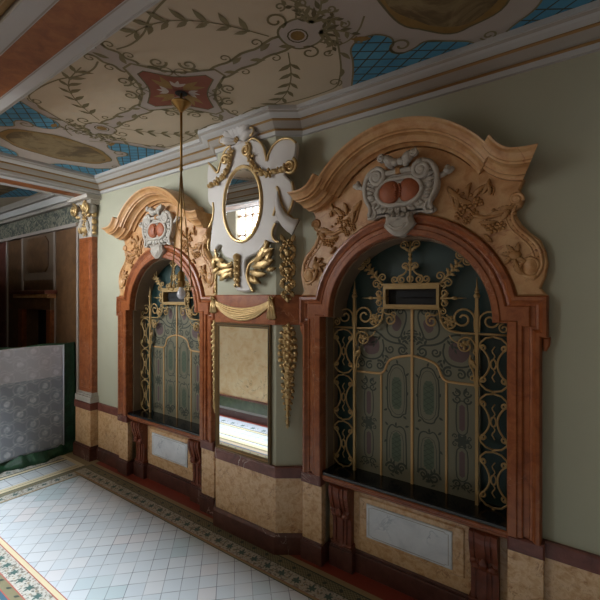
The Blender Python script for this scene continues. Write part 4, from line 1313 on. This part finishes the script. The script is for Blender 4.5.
t = thing('gilt_garland', 'long gilt fruit garland hanging on the canted pier face below the red band', 'garland', rp(.43, 2.46), AR)
big = garland(15, .98); o = big.build('carving', t)
t2 = copy_tree(t); t2.location = lp(.12, 2.46); t2.scale = (.45, 1, 1); t2.rotation_euler = (0, 0, -atan2(.17, .155)); t2['label'] = 'gilt garland seen edge-on left of the tall mirror frame'
t = thing('gilt_pendant', 'short gilt floral pendant above the red band, beside the oval mirror', 'garland', rp(.43, 3.40), AR)
b = MB()
rnd = random.Random(3)
for z, s_ in ((-.03, 1.0), (-.22, 1.0), (-.40, .95), (-.53, .7)):
    b.flower(0, z, .05, .055 * s_, 'gold', 6)
    for k in range(7):
        an = rnd.uniform(0, 360); rr = rnd.uniform(.03, .07) * s_
        b.blob(rr * cos(R(an)), z - .05 + rr * sin(R(an)), .035, .026 * s_, .022 * s_, .028, 'gold', 7, 5, an)
    for q_ in (-1, 1):
        b.leaf(q_ * .02, z - .01, -90 + q_ * 60, .11 * s_, .06, .022, 'gold', .022, q_ * -50, 4)
        b.leaf(q_ * .02, z + .02, 90 - q_ * 65, .10 * s_, .055, .022, 'gold', .02, q_ * 60, 4)
    b.blob(0, z - .10, .04, .036 * s_, .045 * s_, .032, 'gold', 8, 5)
b.build('carving', t)
t2 = copy_tree(t); t2.location = lp(.3, 3.28); t2.scale = (.4, .6, .72); t2.rotation_euler = (0, 0, -atan2(.17, .155)); t2['label'] = 'short gilt floral pendant seen edge-on left below the oval mirror'

# ------------------------------------------------------------------ pilaster at the far end
t = thing('pilaster', 'red marble pilaster with white and gilt capital beside the green sheet', 'pilaster', (-6.93, 0, 0))
def pbox(name, hw, p, z0, z1, mt, c=.006):
    b = MB(); b.box(-hw, hw, z0, z1, .001, p, mt, c); return b.build(name, t)
pbox('plinth', .28, .17, FZ, .265, 'marble_brown'); 
b = MB(); b.box(-.27, .27, .265, .295, .001, .158, 'marble_brown', .01); b.build('plinth_moulding', t)
pbox('pedestal', .255, .14, .295, .905, 'marble_dado')
pbox('pedestal_band', .27, .155, .90, 1.02, 'marble_band')
b = MB()
b.box(-.26, .26, 1.02, 1.12, .001, .145, 'stucco', .006); b.box(-.245, .245, 1.12, 1.15, .001, .13, 'stucco', .012); b.box(-.235, .235, 1.15, 1.18, .001, .115, 'stucco', .012)
o = b.build('base', t); o['label'] = 'pale grey stone base'
b = MB()
b.box(-.222, .222, 1.175, 3.82, .001, .095, 'marble_red', .006)
b.box(-.19, .15, 1.25, 3.75, .094, .101, 'marble_red', .006)
b.build('shaft', t)
b = MB()
b.box(-.215, .215, 3.81, 4.38, .001, .10, 'stucco', .01)
b.box(-.34, .34, 4.43, 4.50, .001, .24, 'stucco', .012); b.box(-.29, .29, 4.36, 4.43, .001, .18, 'stucco', .03)
for s_ in (-1, 1):
    b.blob(s_ * .21, 4.29, .11, .10, .10, .09, 'stucco', 12, 8)
    b.leaf(s_ * .14, 4.14, 90 + s_ * 25, .18, .12, .09, 'stucco', .04, -s_ * 60)
    b.leaf(s_ * .12, 3.86, 90, .26, .14, .09, 'stucco', .04, s_ * 20)
cap = b.build('capital', t)
b = MB()
for s_ in (-1, 1):
    b.t2(spiral(s_ * .21, 4.29, .11, .012, 90, s_ * 1.9), .19, .022, 'gold', 7)
    b.blob(s_ * .21, 4.29, .19, .04, .04, .03, 'gold')
    b.t2(smooth([(s_ * .12, 4.40), (s_ * .05, 4.38), (0, 4.30)], 2), .15, .022, 'gold')
    b.leaf(s_ * .12, 4.18, 90 - s_ * 100, .13, .07, .12, 'gold', .03, s_ * 40)
    b.leaf(s_ * .13, 4.02, 90 + s_ * 150, .14, .08, .12, 'gold', .03, s_ * 30)
    b.leaf(s_ * .05, 3.90, 90 + s_ * 30, .15, .06, .12, 'gold', .03, s_ * 50)
for z, r in ((4.26, .07), (4.16, .065), (4.06, .065), (3.96, .06), (3.88, .045)):
    b.flower(.06, z, .13, r, 'gold', 5)
    b.blob(.06, z - .04, .15, r * .45, r * .45, r * .4, 'gold')
for z, r in ((4.20, .06), (4.08, .055), (3.97, .05), (3.89, .04)):
    b.blob(.225, z, .055, .035, r, r * .85, 'gold')
b.build('gilding', cap)
# ------------------------------------------------------------------ hanging lamp
t = thing('pendant_lamp', 'brass pendant lamp with one bare bulb on a long rod', 'lamp', (BX, BY + .03, ZC))
b = MB(raw)
b.lathe([(.006, 0), (.006, -.08), (.05, -.082), (.088, -.088), (.096, -.098), (.09, -.108), (.076, -.112), (.074, -.124), (.06, -.13), (.056, -.142), (.042, -.148), (.038, -.16), (.024, -.168), (.018, -.185), (.008, -.19)], 'brass', 24)
b.build('ceiling_rose', t)
b = MB(raw)
b.tube([(0, 0, -.01), (0, 0, -.4), (0, 0, -.74)], .012, 'brass', 8)
b.tube([(0, 0, -.74), (0, 0, -1.2), (0, 0, -1.76)], .008, 'brass', 8)
b.lathe([(.008, -.68), (.018, -.70), (.012, -.715), (.02, -.735), (.008, -.76)], 'brass', 12)
b.build('rod', t)
b = MB(raw)
b.lathe([(.01, -1.70), (.02, -1.715), (.034, -1.73), (.034, -1.80), (.039, -1.805), (.039, -1.815), (.034, -1.82), (.034, -1.855), (.026, -1.865)], 'brass', 16)
b.build('socket', t)
b = MB(raw)
b.lathe([(.018, -1.86), (.022, -1.88), (.036, -1.905), (.042, -1.93), (.038, -1.955), (.022, -1.975), (.004, -1.982)], 'bulb_glass', 16)
o = b.build('bulb', t); o['label'] = 'bare white bulb'
for s_ in (-1, 1):
    dx_, dy_ = .0815 * s_, .058 * s_
    b = MB(raw)
    b.tube([(0, 0, -.72), (dx_ * .3, dy_ * .3, -1.12), (dx_, dy_, -1.86)], .0055, 'brass', 6)
    b.tube([(dx_ + .02 * cos(R(a_)) * s_, dy_ + .014 * cos(R(a_)) * s_, -1.88 - .02 * sin(R(a_))) for a_ in range(90, 420, 30)], .005, 'brass', 6)
    b.blob(dx_, dy_, -1.86, .010, .010, .012, 'brass', 8, 6)
    b.build('side_rod', t)

# ------------------------------------------------------------------ sheeted barrier across the passage
t = thing('sheeted_barrier', 'barrier wrapped in a dark green sheet with pale lace hung over it', 'barrier', (-7.47, 0, 0))
b = MB(raw)
ny, nz = 60, 40; vs = []
for i in range(ny + 1):
    y = -.015 - 2.7 * i / ny
    for j in range(nz + 1):
        q_ = j / nz
        z = FZ + .006 + 1.93 * q_
        fold = .018 * sin(y * 19 + 2 * sin(z * 3)) * (1 - .4 * q_) + .012 * sin(y * 41 + z * 2)
        hem = .16 * max(0, 1 - q_ * 9) ** 1.5 * (1 + .3 * sin(y * 7))
        z2 = z + .012 * sin(y * 9) * q_ if q_ > .9 else z + (.02 * (1 + sin(y * 13)) if 0 < q_ < .1 else 0)
        vs.append((.03 + fold + hem, y, z2))
fs = [[i * (nz + 1) + j, (i + 1) * (nz + 1) + j, (i + 1) * (nz + 1) + j + 1, i * (nz + 1) + j + 1] for i in range(ny) for j in range(nz)]
b.add(vs, fs, 'tarp_green', True)
o = b.build('green_sheet', t)
sm = o.modifiers.new('thick', 'SOLIDIFY'); sm.thickness = .006; sm.offset = -1
b = MB(raw)
vs = []
for i in range(ny + 1):
    y = -.245 - 2.45 * i / ny
    for j in range(nz + 1):
        z = .21 + 1.765 * j / nz
        vs.append((.082 + .008 * sin(y * 9 + z), y, z + .008 * sin(y * 6)))
b.add(vs, fs, 'lace', True)
o = b.build('lace_cloth', t); sm = o.modifiers.new('thick', 'SOLIDIFY'); sm.thickness = .004; sm.offset = -1
o['label'] = 'pale grey patterned lace cloth'
b = MB(raw)
b.tube([(.088, -.245, .21), (.088, -.245, 1.0), (.088, -.245, 1.97)], .011, 'lace_hem', 6)
b.build('hem', o)
b = MB(raw)
for y in (-.1, -1.3, -2.5):
    b.box(-.05, -.01, y - .02, y + .02, FZ, 1.95, 'wood_mould')
b.box(-.05, -.01, -2.6, -.05, 1.88, 1.95, 'wood_mould')
b.build('timber_frame', t)

# ------------------------------------------------------------------ light, camera
def area(name, loc, rot, sx, sy, power, color):
    l = bpy.data.lights.new(name, 'AREA'); l.shape = 'RECTANGLE'; l.size = sx; l.size_y = sy; l.energy = power; l.color = color
    o = bpy.data.objects.new(name, l); COL.objects.link(o); o.location = loc; o.rotation_euler = rot
    return o
area('skylight', (-5.0, -3.5, 8.1), (0, 0, 0), 5.4, 1.6, 2350, (.86, .94, 1.0))
area('window_light', (-8.8, -7.1, 4.3), (pi / 2, 0, R(4)), 7.4, 5.2, 3400, (.9, .96, 1.0))
w = bpy.data.worlds.new('sky'); scene.world = w; w.use_nodes = True
bg = w.node_tree.nodes['Background']
bg.inputs[0].default_value = (.75, .87, 1.0, 1); bg.inputs[1].default_value = .5

cam = bpy.data.cameras.new('camera'); co = bpy.data.objects.new('camera', cam); COL.objects.link(co)
cam.sensor_width = 36; cam.sensor_fit = 'HORIZONTAL'; cam.lens = 36 * 395 / 600
cam.shift_y = -3 / 600
cam.clip_start = .02
co.location = (0, -3.48, 2.8)
co.rotation_euler = (pi / 2, 0, math.atan2(395, 555))
scene.camera = co
scene.view_settings.view_transform = 'Standard'
scene.view_settings.look = 'None'
scene.view_settings.gamma = 1
scene.view_settings.exposure = .06
